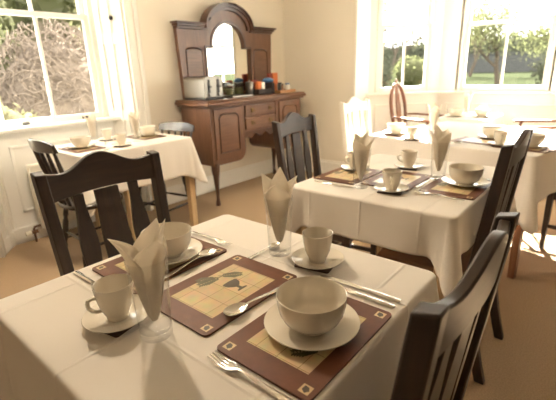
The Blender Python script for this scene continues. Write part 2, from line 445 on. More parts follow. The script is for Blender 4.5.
def tablecloth(label, cx, cy, wx, wy, m, drop=.25, rz=0, seed=0, corner=1.28, flare=.07, amp=.012, ztop=.756, cw=.07):
    rnd = random.Random(seed); ph = [rnd.uniform(0, 6.28) for _ in range(8)]
    hx, hy, rc = wx / 2, wy / 2, .022
    pts = []                                             # (x, y, nx, ny, corner weight, arc position)
    ns, nc = 46, 26
    sides = [((hx, -hy + rc), (hx, hy - rc), (1, 0)), ((hx - rc, hy), (-hx + rc, hy), (0, 1)), ((-hx, hy - rc), (-hx, -hy + rc), (-1, 0)), ((-hx + rc, -hy), (hx - rc, -hy), (0, -1))]
    arc = 0
    for k, (a, b, n) in enumerate(sides):
        L = math.hypot(b[0] - a[0], b[1] - a[1])
        for i in range(ns):
            u = i / ns; x = a[0] + (b[0] - a[0]) * u; y = a[1] + (b[1] - a[1]) * u
            e = min(u, 1 - u) * L
            pts.append((x, y, n[0], n[1], math.exp(-(e / cw) ** 2) * .5, arc + u * L, e))
        arc += L
        n2 = sides[(k + 1) % 4][2]; ccx, ccy = b[0] - n[0] * rc if n[0] else b[0], b[1] - n[1] * rc if n[1] else b[1]
        a0 = math.atan2(n[1], n[0])
        for i in range(nc):
            u = i / nc; an = a0 + u * PI / 2
            pts.append((ccx + rc * math.cos(an), ccy + rc * math.sin(an), math.cos(an), math.sin(an), .5 + .5 * math.sin(u * PI), arc + u * .05, 0))
        arc += .05
    mb = MB(); n = len(pts); rings = []
    for s in [i / 10 for i in range(1, 10)] + [.96]:
        rings.append([(p[0] * s, p[1] * s, ztop + .0007 * math.sin(9 * p[0] * s + ph[0]) * math.sin(8 * p[1] * s + ph[1])) for p in pts])
    er = .008
    for q in range(5):                                   # rounded edge
        a = q / 4 * PI / 2
        rings.append([(p[0] + p[2] * (er * math.sin(a) - er + .004), p[1] + p[3] * (er * math.sin(a) - er + .004), ztop - er + er * math.cos(a)) for p in pts])
    nd = 16
    for q in range(1, nd + 1):
        t = q / nd; ring = []
        for p in pts:
            c = p[4]; s = p[5]
            wv = amp * t ** .8 * (math.sin(s * 17 + ph[2]) * .5 + math.sin(s * 31 + ph[3]) * .35 + math.sin(s * 7 + ph[4]) * .5)
            cf = math.sin(max(0, (c - .28) / .72) * PI / 2) if c > .28 else 0
            off = .004 + .012 * t + wv * (1 - .6 * cf) + flare * t * (c ** 2.2) - .012 * t * math.exp(-((p[6] - .06) / .03) ** 2)
            dz = drop * (1 + (corner - 1) * c ** 1.2) + .003 * math.sin(s * 5 + ph[5])
            ring.append((p[0] + p[2] * off, p[1] + p[3] * off, ztop - er - (dz - er) * t))
        rings.append(ring)
    V = [[mb.bm.verts.new(q) for q in r] for r in rings]
    cv = mb.bm.verts.new((0, 0, ztop))
    for i in range(n): mb.bm.faces.new([cv, V[0][i], V[0][(i + 1) % n]])
    for A, B in zip(V, V[1:]):
        for i in range(n): mb.bm.faces.new([A[i], B[i], B[(i + 1) % n], A[(i + 1) % n]])
    o = obj('tablecloth', mb, m, angle=70)
    md = o.modifiers.new('thick', 'SOLIDIFY'); md.thickness = .0016; md.offset = 1
    o.location = (cx, cy, 0); o.rotation_euler = (0, 0, rz)
    return tag(o, label, 'tablecloth')

ZT = .7585
T1 = (.565, .67, .75, .76); T2 = (1.775, .73, .84, .71); T3 = (1.605, 2.94, .90, .60); T4 = (3.20, .78, 1.07, 1.17); T5 = (4.33, 1.16, .60, .46)
RZ4 = R(-13)
table('dining_table', 'nearest square dining table hidden under its ivory cloth', *T1, 'redleg')
tablecloth('ivory tablecloth with pressed fold lines over the nearest table', *T1, 'cloth_a', .27, seed=3)
table('dining_table', 'middle dining table under ivory cloth between the two dark slatted chairs', *T2, 'pine')
tablecloth('ivory tablecloth on the middle table, its corner fold hanging by the dark chair', *T2, 'cloth_b', .165, seed=5, corner=1.8, amp=.006, cw=.034)
table('dining_table', 'small dining table with pale square legs by the left window', *T3, 'pine', leg=.03, left=-.14)
tablecloth('ivory tablecloth over the small table by the left window', *T3, 'cloth_c', .29, seed=8, corner=1.35, flare=.09)
table('dining_table', 'long dining table with red-brown legs in front of the bay window', *T4, 'redleg', RZ4, leg=.024)
tablecloth('bright ivory tablecloth over the long table in front of the bay window', *T4, 'cloth_c', .27, RZ4, seed=11, corner=1.5, flare=.09)
table('dining_table', 'small far dining table between armchairs inside the bay', *T5, 'redleg')
tablecloth('sunlit white tablecloth over the small far table inside the bay', *T5, 'cloth_c', .30, seed=13, flare=.02, amp=.005)

# ------------------------------------------------------------------ slatted dining chairs (front towards local -y)
def slat_chair(root, m, mx):
    SH, TOP, LEAN, yb = .45, 1.005, math.tan(R(7)), .185
    def back(u, v, w):                                   # u across, v height, w thickness towards the rear
        k = max(0, v - SH)
        return (u, yb + k * LEAN + w, v)
    for i in (-1, 1):                                    # rear post: splayed leg below, leaning above
        p = MB(); n = 12
        def sec(v):
            k = v / SH
            y = yb + (v - SH) * LEAN if v >= SH else yb + .080 * (1 - k) ** 1.6
            x = .178 + .017 * max(0, (v - SH) / (TOP - SH)) if v >= SH else .178
            h = .019 - .004 * abs(v - SH) / .55
            return (i * x, y, v, .0165, h + .003)
        S = [sec((TOP - .022) * j / n + (.001 if j == 0 else 0)) for j in range(n + 1)]
        for A, B in zip(S, S[1:]): pass
        V = [[p.bm.verts.new((s[0] + a * s[3], s[1] + b * s[4], s[2] + (b * .004 if q == n else 0))) for a, b in ((-1, -1), (1, -1), (1, 1), (-1, 1))] for q, s in enumerate(S)]
        for A, B in zip(V, V[1:]):
            for k in range(4): p.bm.faces.new([A[k], A[(k + 1) % 4], B[(k + 1) % 4], B[k]])
        p.bm.faces.new(V[0][::-1]); p.bm.faces.new(V[-1])
        obj('back_leg', p, m, root, bevel=.004, angle=30)
    for i in (-1, 1):
        obj('front_leg', MB().taper((i * .187, -.185, .001), (i * .187, -.185, SH - .03), .013, .018), m, root, bevel=.003)
    # crest rail: hump in the middle, dipping to the posts
    hw = .184; top = []; n = 26
    for j in range(n + 1):
        u = -hw + 2 * hw * j / n; a = abs(u) / hw
        hump = .047 * (.5 + .5 * math.cos(PI * min(1, a / .72))) if a < .72 else .010 * ((a - .72) / .28) ** 1.3
        top.append((u, TOP - .037 + hump))
    bot = [(hw * (1 - 2 * j / 12), .845 + .012 * (1 - (1 - 2 * j / 12) ** 2)) for j in range(13)]
    def crv(u): return -.012 * (1 - (u / hw) ** 2) * 0 + .018 * (1 - (u / hw) ** 2)
    c = MB(); m_ = len(top)
    rows = []
    for (u, vt) in top:
        vb = .888 + .010 * (1 - (u / hw) ** 2)
        rows.append([back(u, vb, crv(u) - .011), back(u, vt, crv(u) - .010), back(u, vt, crv(u) + .010), back(u, vb, crv(u) + .011)])
    V = [[c.bm.verts.new(q) for q in r] for r in rows]
    for A, B in zip(V, V[1:]):
        for k in range(4): c.bm.faces.new([A[k], B[k], B[(k + 1) % 4], A[(k + 1) % 4]])
    c.bm.faces.new(V[0]); c.bm.faces.new(V[-1][::-1])
    obj('crest_rail', c, mx, root, bevel=.004)
    # three slats with waisted, wavy edges
    for uc, wt, wav in ((-.096, .0225, 1), (0, .043, .4), (.096, .0225, 1)):
        L, Rr = [], []
        for j in range(15):
            v = .535 + (.895 - .535) * j / 14; t = j / 14
            dw = .007 * wav * math.sin(t * 2 * PI * 1.25 + .6)
            L.append((uc - wt + dw * .9, v)); Rr.append((uc + wt - dw * .9 + .004 * math.sin(t * PI), v))
        obj('back_slat', MB().prism(L + Rr[::-1], lambda u, v: back(u, v, crv(u) * .6 - .006), lambda u, v: back(u, v, crv(u) * .6 + .006)), m, root, bevel=.002, angle=30)
    obj('lower_rail', MB().hexa([back(-.162, .505, -.010), back(.162, .505, -.010), back(.162, .505, .010), back(-.162, .505, .010),
                                 back(-.164, .540, -.010), back(.164, .540, -.010), back(.164, .540, .010), back(-.164, .540, .010)]), mx, root, bevel=.003)
    st = [(-.162, .165), (-.205, -.19)]
    arc = [(-.205 + .41 * j / 12, -.205 - .018 * math.sin(PI * j / 12)) for j in range(13)]
    obj('seat', MB().plan([(-.158, .160)] + [(-.212, -.18)] + arc + [(.212, -.18)] + [(.158, .160)], SH - .024, SH + .006), 'seatpad' if m != 'whitechair' else m, root, bevel=.007)
    a = MB().box(-.168, .168, -.195, -.175, SH - .085, SH - .0245).box(-.161, .161, .172, .195, SH - .085, SH - .026)
    for i in (-1, 1): a.hexa([(i * .194, -.166, SH - .085), (i * .178, -.166, SH - .085), (i * .168, .164, SH - .085), (i * .184, .164, SH - .085), (i * .194, -.166, SH - .0245), (i * .178, -.166, SH - .0245), (i * .168, .164, SH - .0245), (i * .184, .164, SH - .0245)])
    obj('seat_frame', a, mx, root, bevel=.002)
    for i in (-1, 1): obj('stretcher', MB().hexa([(i * .178 - .007, .205, .16), (i * .178 + .007, .205, .16), (i * .187 + .007, -.171, .16), (i * .187 - .007, -.171, .16), (i * .178 - .007, .205, .185), (i * .178 + .007, .205, .185), (i * .187 + .007, -.171, .185), (i * .187 - .007, -.171, .185)]), m, root, bevel=.002)
    obj('cross_stretcher', MB().box(-.174, .174, .02, .034, .162, .184), mx, root, bevel=.002)
    return root
GCH = 'dark slatted dining chairs'
def mk_dark(): return slat_chair(thing('dining_chair', '', 'chair'), 'slat', 'slatx')
place('slat', mk_dark, 'dark slatted chair at the left, its humped back before the left window table', (.625, 1.035, 0), 0, GCH)
place('slat', mk_dark, 'dark slatted chair in the right foreground, closest to the viewer', (.615, .383, 0), PI, GCH)
place('slat', mk_dark, 'dark slatted chair standing between the sideboard and the middle table', (1.905, 1.205, 0), R(5), GCH)
place('slat', mk_dark, 'dark slatted chair at the right side of the middle table', (1.73, .535, 0), PI + R(1), GCH)
place('slat', mk_dark, 'dark chair at the right frame edge behind the bay window table', (3.30, .06, 0), PI + R(-13), GCH)
slat_chair(thing('dining_chair', 'off-white painted slatted chair at the left end of the bay window table', 'chair', (3.09, 1.50, 0), R(-2)), 'whitechair', 'whitechair')

# ------------------------------------------------------------------ black kitchen chairs by the left window (front towards local -y)
def windsor(root, dz=0.0):
    SH = .455
    s = MB(); P = []
    for j in range(32):
        a = 2 * PI * j / 32
        P.append((.20 * math.copysign(abs(math.cos(a)) ** .75, math.cos(a)), .195 * math.copysign(abs(math.sin(a)) ** .75, math.sin(a))))
    s.plan(P, SH - .032, SH)
    obj('seat', s, 'black', root, bevel=.010)
    tips = []
    for i in (-1, 1):
        for j in (-1, 1):
            a = Vector((i * .125, j * .12, SH - .033)); b = Vector((i * .175, j * .185, .002)); tips.append((a, b))
            ts = (0, .12, .2, .26, .32, .5, .62, .68, .75, .9, 1); rs = (.013, .016, .018, .013, .019, .020, .018, .013, .018, .014, .010)
            obj('leg', MB().tube([a.lerp(b, t) for t in ts], rs, 12), 'black', root)
    def at(q, t): a, b = tips[q]; return a.lerp(b, t)
    L = (.55, .57)
    for q0, q1 in ((0, 1), (2, 3)):
        a, b = at(q0, .62), at(q1, .62); obj('stretcher', MB().tube([a, a.lerp(b, .5), b], [.007, .011, .007], 10), 'black', root)
    for q0, q1, t in ((0, 2, .5), (1, 3, .5)):
        a, b = at(q0, t), at(q1, t); obj('stretcher', MB().tube([a, a.lerp(b, .5), b], [.007, .011, .007], 10), 'black', root)
    # back: curved deep crest on flat spindles
    def arc(u): return .165 + .035 * (1 - (u / .19) ** 2)
    for u in (-.165, -.10, -.034, .034, .10, .165):
        big = abs(u) > .15
        a = Vector((u * .86, arc(u) - .02, SH - .004)); b = Vector((u * 1.06, arc(u) + .062, .775 + dz))
        obj('spindle', MB().tube([a, a.lerp(b, .3), a.lerp(b, .65), b], [.010, .013 if not big else .015, .015 if not big else .016, .010], 10, flat=.6 if not big else 1), 'black', root)
    rows = []
    for j in range(21):
        u = -.205 + .41 * j / 20; y = arc(u * .9) + .062; e = abs(u) / .205
        hz = .082 - .022 * e ** 3
        rows.append([(u, y - .013, .762 + dz + .006 * e), (u, y + .004, .762 + dz + hz), (u, y + .022, .762 + dz + hz - .003), (u, y + .012, .762 + dz + .006 * e)])
    c = MB(); V = [[c.bm.verts.new(q) for q in r] for r in rows]
    for A, B in zip(V, V[1:]):
        for k in range(4): c.bm.faces.new([A[k], B[k], B[(k + 1) % 4], A[(k + 1) % 4]])
    c.bm.faces.new(V[0]); c.bm.faces.new(V[-1][::-1])
    obj('crest_rail', c, 'black', root, bevel=.005)
    return root
windsor(thing('kitchen_chair', 'black spindle-back kitchen chair before the radiator at the left window table', 'chair', (1.21, 2.73, 0), R(88), 'black spindle-back chairs'), .05)
windsor(thing('kitchen_chair', 'black spindle-back kitchen chair between left window table and sideboard', 'chair', (1.93, 2.94, 0), R(-80), 'black spindle-back chairs'))

# ------------------------------------------------------------------ oval-backed armchairs in the bay
def armchair(root):
    SH = .44; W = .27
    for i in (-1, 1):
        obj('front_leg', MB().tube([(i * .24, -.23, SH - .05), (i * .245, -.24, .2), (i * .25, -.245, .002)], [.022, .017, .012], 10), 'armwood', root)
        obj('back_leg', MB().tube([(i * .20, .22, SH - .02), (i * .205, .25, .2), (i * .215, .30, .002)], [.02, .017, .014], 10), 'armwood', root)
    obj('seat', MB().plan([(-.22, .23), (-.265, -.22), (-.23, -.255), (.23, -.255), (.265, -.22), (.22, .23)], SH, SH + .035), 'cane', root, bevel=.014)
    obj('seat_frame', MB().plan([(-.225, .24), (-.272, -.22), (-.235, -.262), (.235, -.262), (.272, -.22), (.225, .24)], SH - .055, SH - .0005), 'armwood', root, bevel=.006)
    def bk(u, v): return (u, .235 + (v - SH) * .16, v)
    cz, ru, rv = .785, .195, .275
    ring = [bk(ru * math.cos(2 * PI * k / 40), cz + rv * math.sin(2 * PI * k / 40)) for k in range(41)]
    obj('back_frame', MB().tube(ring, .019, 10, cap=False, up=(0, 1, 0)), 'armwood', root)
    obj('crest', MB().lathe([(0, 0), (.022, .004), (.03, .02), (.014, .036), (0, .044)], 14, c=bk(0, cz + rv + .008), sy=.5), 'armwood', root)
    sp = []
    for j in range(17):
        t = j / 16; v = cz - rv + .01 + (2 * rv - .02) * t; w_ = .030 + .028 * math.sin(PI * t) ** 2
        sp.append((w_, v))
    obj('back_splat', MB().prism([(-w_, v) for w_, v in sp] + [(w_, v) for w_, v in sp[::-1]], lambda u, v: (bk(u, v)[0], bk(u, v)[1] - .006, v), lambda u, v: (bk(u, v)[0], bk(u, v)[1] + .006, v)), 'armwood', root, angle=30)
    for i in (-1, 1):
        obj('back_post', MB().tube([bk(i * .17, SH - .03), bk(i * .165, .56), bk(i * .17, .64)], [.018, .015, .014], 10), 'armwood', root)
        p = [bk(i * .190, .715), (i * .235, .17, .715), (i * .268, .0, .705), (i * .275, -.13, .700), (i * .262, -.20, .692)]
        a = obj('arm', MB().tube(p, [.014, .019, .021, .024, .017], 12, flat=.6, up=(0, 0, 1)), 'armwood', root)
        obj('arm_support', MB().tube([(i * .272, -.13, .694), (i * .275, -.17, .58), (i * .255, -.20, SH - .01)], [.014, .013, .018], 10), 'armwood', a)
    return root
def mk_arm(): return armchair(thing('armchair', '', 'armchair'))
place('arm', mk_arm, 'oval-backed wooden armchair silhouetted against the left bay window', (4.46, 1.67, 0), R(2), 'armchairs in the bay')
place('arm', mk_arm, 'wooden armchair at the right edge, only its arm rests in view', (4.35, .61, 0), PI + R(3), 'armchairs in the bay')

# ------------------------------------------------------------------ sideboard
SBX, SBY = 2.43, 2.85
sb = thing('sideboard', 'mahogany sideboard with arched mirror back against the cream wall', 'sideboard', (SBX, SBY, 0))
W_, D_ = 1.42, .46                                       # local: x 0..W_, y 0 front .. D_ back
def cup_poly(x0, x1, flip):
    """front outline of a cupboard: rounded lower inner corner"""
    r = .10
    p = [(x0, .94), (x0, .40)] if not flip else [(x0, .94), (x0, .40 + r)] + [(x0 + r - r * math.cos(a), .40 + r - r * math.sin(a)) for a in [PI / 2 * k / 6 for k in range(1, 7)]]
    p += [(x1, .40), (x1, .94)] if flip else [(x1 - r + r * math.sin(a), .40 + r - r * math.cos(a)) for a in [PI / 2 * k / 6 for k in range(0, 7)]] + [(x1, .94)]
    return p
for x0, x1, fl in ((.03, .47, False), (.95, 1.39, True)):
    c = obj('cupboard', MB().prism(cup_poly(x0, x1, fl), lambda x, z: (x, .02, z), lambda x, z: (x, D_ - .02, z)), 'mahog', sb, bevel=.004)
    dx0, dx1 = (x0 + .035, x1 - .045) if not fl else (x0 + .045, x1 - .035)
    fr = MB(); r = .05
    def rr(a0, a1, b0, b1, rr_, arch=False):
        P = [(a0, b0), (a1, b0)]
        P += [(a1 - rr_ + rr_ * math.cos(t), b1 - rr_ + rr_ * math.sin(t)) for t in [PI / 2 * k / 6 for k in range(7)]]
        P += [(a0 + rr_ - rr_ * math.sin(t), b1 - rr_ + rr_ * math.cos(t)) for t in [PI / 2 * k / 6 for k in range(7)]]
        return P
    door = obj('door', MB().prism([(dx0, .455), (dx1, .455), (dx1, .925), (dx0, .925)], lambda x, z: (x, .004, z), lambda x, z: (x, .019, z)), 'mahog', sb, bevel=.003)
    po = rr(dx0 + .05, dx1 - .05, .51, .88, .06); pi_ = rr(dx0 + .062, dx1 - .062, .522, .868, .048)
    q = MB(); n = len(po)
    A = [q.bm.verts.new((x, .0035, z)) for x, z in po]; B = [q.bm.verts.new((x, -.006, z)) for x, z in [((a[0] + b_[0]) / 2, (a[1] + b_[1]) / 2) for a, b_ in zip(po, pi_)]]; Cc = [q.bm.verts.new((x, .0035, z)) for x, z in pi_]
    for U, V2 in ((A, B), (B, Cc)):
        for k in range(n): q.bm.faces.new([U[k], U[(k + 1) % n], V2[(k + 1) % n], V2[k]])
    obj('moulding', q, 'mahogd', door)
    obj('panel', MB().prism(pi_, lambda x, z: (x, .0005, z), lambda x, z: (x, .0035, z)), 'mahogx', door)
    kx = dx1 - .018 if not fl else dx0 + .018
    obj('keyhole_plate', MB().box(kx - .007, kx + .007, .001, .0038, .66, .70), 'brass', door)
obj('centre_carcass', MB().box(.47, .95, .03, D_ - .02, .66, .94), 'mahogx', sb, bevel=.002)
for z0, z1 in ((.815, .925), (.69, .80)):
    d = obj('drawer', MB().box(.485, .935, .012, .029, z0, z1), 'mahogx', sb, bevel=.004)
    for hx in (.575, .845):
        zc = (z0 + z1) / 2 + .012
        obj('drawer_handle', MB().box(hx - .014, hx + .014, .008, .0118, zc - .03, zc + .016).tube([(hx - .012, .007, zc + .006), (hx - .016, -.008, zc - .008), (hx - .010, -.012, zc - .026), (hx + .010, -.012, zc - .026), (hx + .016, -.008, zc - .008), (hx + .012, .007, zc + .006)], .0038, 8), 'brass', d)
ap = [(.47, .668)] + [(.47 + .48 * k / 24, .605 + .02 * math.cos(k / 24 * 6 * PI) * (1 if 3 < k < 21 else .4) + .018 * math.sin(PI * k / 24)) for k in range(25)] + [(.95, .668)]
obj('carved_apron', MB().prism(ap, lambda x, z: (x, .025, z), lambda x, z: (x, .045, z)), 'mahogd', sb, angle=30)
t_ = MB()
t_.box(-.002, W_ + .002, -.012, D_ - .004, .94, .958)
t_.box(-.02, W_ + .02, -.03, D_ - .002, .958, .988).box(-.012, W_ + .012, -.02, D_ - .002, .988, 1.005)
obj('top', t_, 'mahogx', sb, bevel=.007)
for (lx, ly, dx, dy) in ((.075, .05, -1, -1), (1.345, .05, 1, -1), (.075, D_ - .05, -1, 0), (1.345, D_ - .05, 1, 0)):
    pts = [(lx, ly, .412), (lx + dx * .012, ly + dy * .012, .36), (lx + dx * .006, ly + dy * .006, .28), (lx, ly, .17), (lx + dx * -.002, ly, .07), (lx + dx * .006, ly + dy * .006, .022), (lx + dx * .008, ly + dy * .008, .001)]
    obj('cabriole_leg', MB().tube(pts, [.042, .040, .028, .019, .014, .024, .022], 14), 'mahogd', sb)
# mirror back
bx0, bx1, byf, byb, cx_ = .05, 1.37, D_ - .05, D_ - .005, .695
def arch_pts(r, zb, zt, half, n=24):
    return [(cx_ - half * math.cos(PI * k / n), zb + (zt - zb) * math.sin(PI * k / n)) for k in range(n + 1)]
out = [(bx0 + .03, 1.005), (bx0, 1.65)] + arch_pts(0, 1.65, 1.865, .31) + [(bx1, 1.65), (bx1 - .03, 1.005)]
hole = [(cx_ - .31, 1.045), (cx_ - .31, 1.475), (cx_ - .235, 1.475)] + arch_pts(0, 1.495, 1.715, .225) + [(cx_ + .235, 1.475), (cx_ + .31, 1.475), (cx_ + .31, 1.045)]
bd = MB()
def strip(polyL):
    bd.prism(polyL, lambda x, z: (x, byf, z), lambda x, z: (x, byb, z))
strip([(bx0 + .03, 1.006), (cx_ - .31, 1.006), (cx_ - .31, 1.475), (cx_ - .31, 1.65), (bx0, 1.65)])
strip([(cx_ + .31, 1.006), (bx1 - .03, 1.006), (bx1, 1.65), (cx_ + .31, 1.65), (cx_ + .31, 1.475)])
strip([(cx_ - .31, 1.006), (cx_ + .31, 1.006), (cx_ + .31, 1.045), (cx_ - .31, 1.045)])
oa, ia = arch_pts(0, 1.65, 1.865, .31, 24), arch_pts(0, 1.495, 1.715, .225, 24)
for k in range(24): strip([ia[k], oa[k], oa[k + 1], ia[k + 1]])
strip([(cx_ - .31, 1.475), ia[0], oa[0]]); strip([ia[-1], (cx_ + .31, 1.475), oa[-1]])
obj('back_board', bd, 'mahog', sb, smooth=False)
obj('mirror_glass', MB().prism([(cx_ - .315, 1.04), (cx_ + .315, 1.04), (cx_ + .315, 1.48)] + [(x, z) for x, z in arch_pts(0, 1.49, 1.72, .232)][::-1] + [(cx_ - .315, 1.48)], lambda x, z: (x, byf + .018, z), lambda x, z: (x, byf + .022, z)), 'mirror', sb, smooth=False)
# cornice: moulded bars at both sides and round the arch
for sd in (0, 1):
    cn = MB()
    for lo, y_, z0, z1 in ((-.03, -.06, 1.683, 1.70), (-.015, -.042, 1.662, 1.683), (-.004, -.022, 1.64, 1.662)):
        cn.box(bx0 + lo, cx_ - .32, byf + y_, byb, z0, z1) if sd == 0 else cn.box(cx_ + .32, bx1 - lo, byf + y_, byb, z0, z1)
    obj('cornice', cn, 'mahogd', sb, bevel=.004)
am = MB()
def arch_band(h0, zt0, h1, zt1, yf):
    a, b_ = arch_pts(0, 1.655, zt0, h0, 28), arch_pts(0, 1.655, zt1, h1, 28)
    for k in range(28):
        P = [a[k], b_[k], b_[k + 1], a[k + 1]]
        am.prism(P, lambda x, z: (x, yf, z), lambda x, z: (x, byb, z))
arch_band(.27, 1.838, .305, 1.868, byf - .024); arch_band(.305, 1.868, .322, 1.888, byf - .045); arch_band(.322, 1.888, .336, 1.904, byf - .062)
bmesh.ops.remove_doubles(am.bm, verts=am.bm.verts, dist=.0002)
obj('arch_moulding', am, 'mahogd', sb, angle=30)
ib = MB(); a, b_ = arch_pts(0, 1.495, 1.715, .225, 24), arch_pts(0, 1.495, 1.738, .248, 24)
for k in range(24): ib.prism([a[k], b_[k], b_[k + 1], a[k + 1]], lambda x, z: (x, byf - .012, z), lambda x, z: (x, byf + .001, z))
for x0, x1, z0, z1 in ((cx_ - .33, cx_ - .31, 1.03, 1.475), (cx_ + .31, cx_ + .33, 1.03, 1.475), (cx_ - .33, cx_ - .225, 1.475, 1.497), (cx_ + .225, cx_ + .33, 1.475, 1.497)):
    ib.box(x0, x1, byf - .012, byf + .001, z0, z1)
obj('mirror_frame', ib, 'mahogd', sb, smooth=False)
for x0, x1 in ((bx0 + .08, cx_ - .36), (cx_ + .36, bx1 - .08)):
    po = [(x0, 1.10), (x1, 1.10), (x1, 1.43)] + [((x0 + x1) / 2 + (x1 - x0) / 2 * math.cos(PI * k / 10), 1.45 + .035 * math.sin(PI * k / 10)) for k in range(1, 10)] + [(x0, 1.43)]
    q = MB(); n = len(po); pm = Vector(((x0 + x1) / 2, 1.28))
    pi_ = [tuple(pm + (Vector(p) - pm) * .90) for p in po]
    A = [q.bm.verts.new((x, byf, z)) for x, z in po]; B = [q.bm.verts.new((x, byf - .009, z)) for x, z in [((a[0] + c_[0]) / 2, (a[1] + c_[1]) / 2) for a, c_ in zip(po, pi_)]]; Cc = [q.bm.verts.new((x, byf, z)) for x, z in pi_]
    for U, V2 in ((A, B), (B, Cc)):
        for k in range(n): q.bm.faces.new([U[k], U[(k + 1) % n], V2[(k + 1) % n], V2[k]])
    obj('side_moulding', q, 'mahogd', sb)
    obj('side_panel', MB().prism(pi_, lambda x, z: (x, byf - .003, z), lambda x, z: (x, byf - .0002, z)), 'mahogx', sb)

# ------------------------------------------------------------------ things on the sideboard
ZS = 1.0058
def on_sb(x, y): return (SBX + x, SBY + y, ZS)
t = thing('toaster', 'long chrome toaster on the left end of the sideboard', 'toaster', on_sb(.145, .215), R(-86))
def rbox(hx, hy, z0, z1, r, n=6):
    P = []
    for sx, a0 in ((1, 0), (-1, PI / 2)):
        for k in range(n + 1):
            a = a0 + PI / 2 * k / n; P.append((sx * (hy - r) + r * math.cos(a), z1 - r + r * math.sin(a)))
    P += [(-hy, z0), (hy, z0)]
    return MB().prism(P, lambda y, z: (-hx, y, z), lambda y, z: (hx, y, z))
obj('body', rbox(.135, .118, .022, .205, .040), 'chrome', t, bevel=.004, angle=50)
obj('base', MB().box(-.142, .142, -.12, .12, .0005, .0218), 'blackplastic', t, bevel=.006)
for y in (-.06, .06): obj('slot', MB().box(-.10, .10, y - .014, y + .014, .2045, .208), 'blackplastic', t, bevel=.002)
for y in (-.06, .06):
    obj('end_strip', MB().box(.1352, .141, y - .013, y + .013,   .03, .18), 'blackplastic', t, bevel=.002)
    obj('lever', MB().box(.141, .160, y - .018, y + .018, .11, .124), 'blackplastic', t, bevel=.003)
    obj('dial', MB().tube([(.1412, y, .05), (.152, y, .05)], .013, 14), 'chrome', t)
# glass cereal jars
def jar(label, x, y, r, h, cont, lidm, name='storage_jar'):
    j = thing(name, label, 'jar', on_sb(x, y))
    obj('glass', MB().lathe([(0, 0), (r, 0), (r * 1.03, .01), (r * 1.03, h * .82), (r * .9, h * .9), (r * .9, h), (r * .84, h), (r * .84, h * .9), (r * .97, h * .82), (r * .97, .008), (0, .008)], 20), 'glass', j)
    obj('contents', MB().lathe([(0, .0085), (r * .94, .0085), (r * .94, h * .7), (0, h * .72)], 20), cont, j)
    obj('lid', MB().lathe([(0, h + .0005), (r * .98, h + .0005), (r * .98, h + .016), (0, h + .02)], 20), lidm, j)
    return j
tr = thing('serving_tray', 'silver rectangular tray lying on the middle of the sideboard', 'tray', on_sb(.55, .22))
obj('plate', MB().box(-.13, .13, -.11, .11, 0, .005), 'chrome', tr, bevel=.002)
obj('rim', MB().box(-.14, .14, -.12, -.11, 0, .014).box(-.14, .14, .11, .12, 0, .014).box(-.14, -.13, -.11, .11, 0, .014).box(.13, .14, -.11, .11, 0, .014), 'chrome', tr, bevel=.002)
jar('wide glass jar of olive leaves beside the toaster', .60, .335, .052, .10, 'jargreen', 'chrome')
jar('dark glass jar standing under the mirror near the steel canister', .735, .34, .050, .11, 'jargreen', 'blackplastic')
c_ = thing('canister', 'upright steel canister in the middle of the sideboard', 'canister', on_sb(.775, .22))
obj('body', MB().lathe([(0, 0), (.040, 0), (.042, .004), (.042, .118), (0, .118)], 22), 'chrome', c_)
obj('lid', MB().lathe([(.0, .1185), (.043, .1185), (.043, .130), (.03, .136), (.008, .138), (.010, .150), (0, .152)], 22), 'chrome', c_)
bk_ = thing('wicker_basket', 'dark wicker basket of packets right of the steel canister', 'basket', on_sb(.925, .20))
obj('body', MB().plan([(-.10, -.07), (.10, -.07), (.10, .07), (-.10, .07)], 0, .008).box(-.105, .105, -.075, -.065, 0, .055).box(-.105, .105, .065, .075, 0, .055).box(-.105, -.095, -.065, .065, 0, .055).box(.095, .105, -.065, .065, 0, .055), 'darkwicker', bk_, bevel=.004)
def packet(name, label, cat, x, y, z, sx, sy, sz, m, rz=0, m2=None):
    o = obj(name, MB().box(-sx, sx, -sy, sy, 0, sz), m, bevel=.003); o.location = (SBX + x, SBY + y, ZS + z); o.rotation_euler = (0, 0, rz)
    return tag(o, label, cat)
packet('tea_carton', 'orange carton standing at the left in the wicker basket', 'carton', .875, .185, .0085, .028, .022, .125, 'orange', R(8))
packet('tea_carton', 'dark red carton standing at the back of the wicker basket', 'carton', .875, .235, .0085, .03, .018, .14, 'red', R(-5))
packet('tea_carton', 'pale cream carton in the middle of the wicker basket', 'carton', .94, .19, .0085, .022, .022, .115, 'jarwhite', R(-6))
packet('book', 'dark upright box between basket and wooden tray', 'box', 1.055, .20, 0, .020, .075, .115, 'darkwicker')
bl = MB(); rnd = random.Random(4)
bl.lathe([(0, 0), (.05, .002), (.064, .018), (.058, .034), (.03, .046), (0, .05)], 18, sx=1.15, sy=.8)
for v_ in bl.bm.verts: v_.co += Vector((rnd.uniform(-1, 1), rnd.uniform(-1, 1), rnd.uniform(-.2, 1))) * .005
o = obj('folded_cloth', bl, 'blue'); o.location = (SBX + 1.055, SBY + .20, ZS + .1155); tag(o, 'crumpled blue cloth lying on top of the dark upright box', 'cloth')
wt = thing('wooden_tray', 'honey oak tray of jars on the right end of the sideboard', 'tray', on_sb(1.215, .16))
obj('bottom', MB().box(-.125, .125, -.10, .10, 0, .008), 'tray', wt, bevel=.002)
obj('rim', MB().box(-.135, .135, -.11, -.10, 0, .032).box(-.135, .135, .10, .11, 0, .032).box(-.135, -.125, -.10, .10, 0, .032).box(.125, .135, -.10, .10, 0, .032), 'tray', wt, bevel=.002)
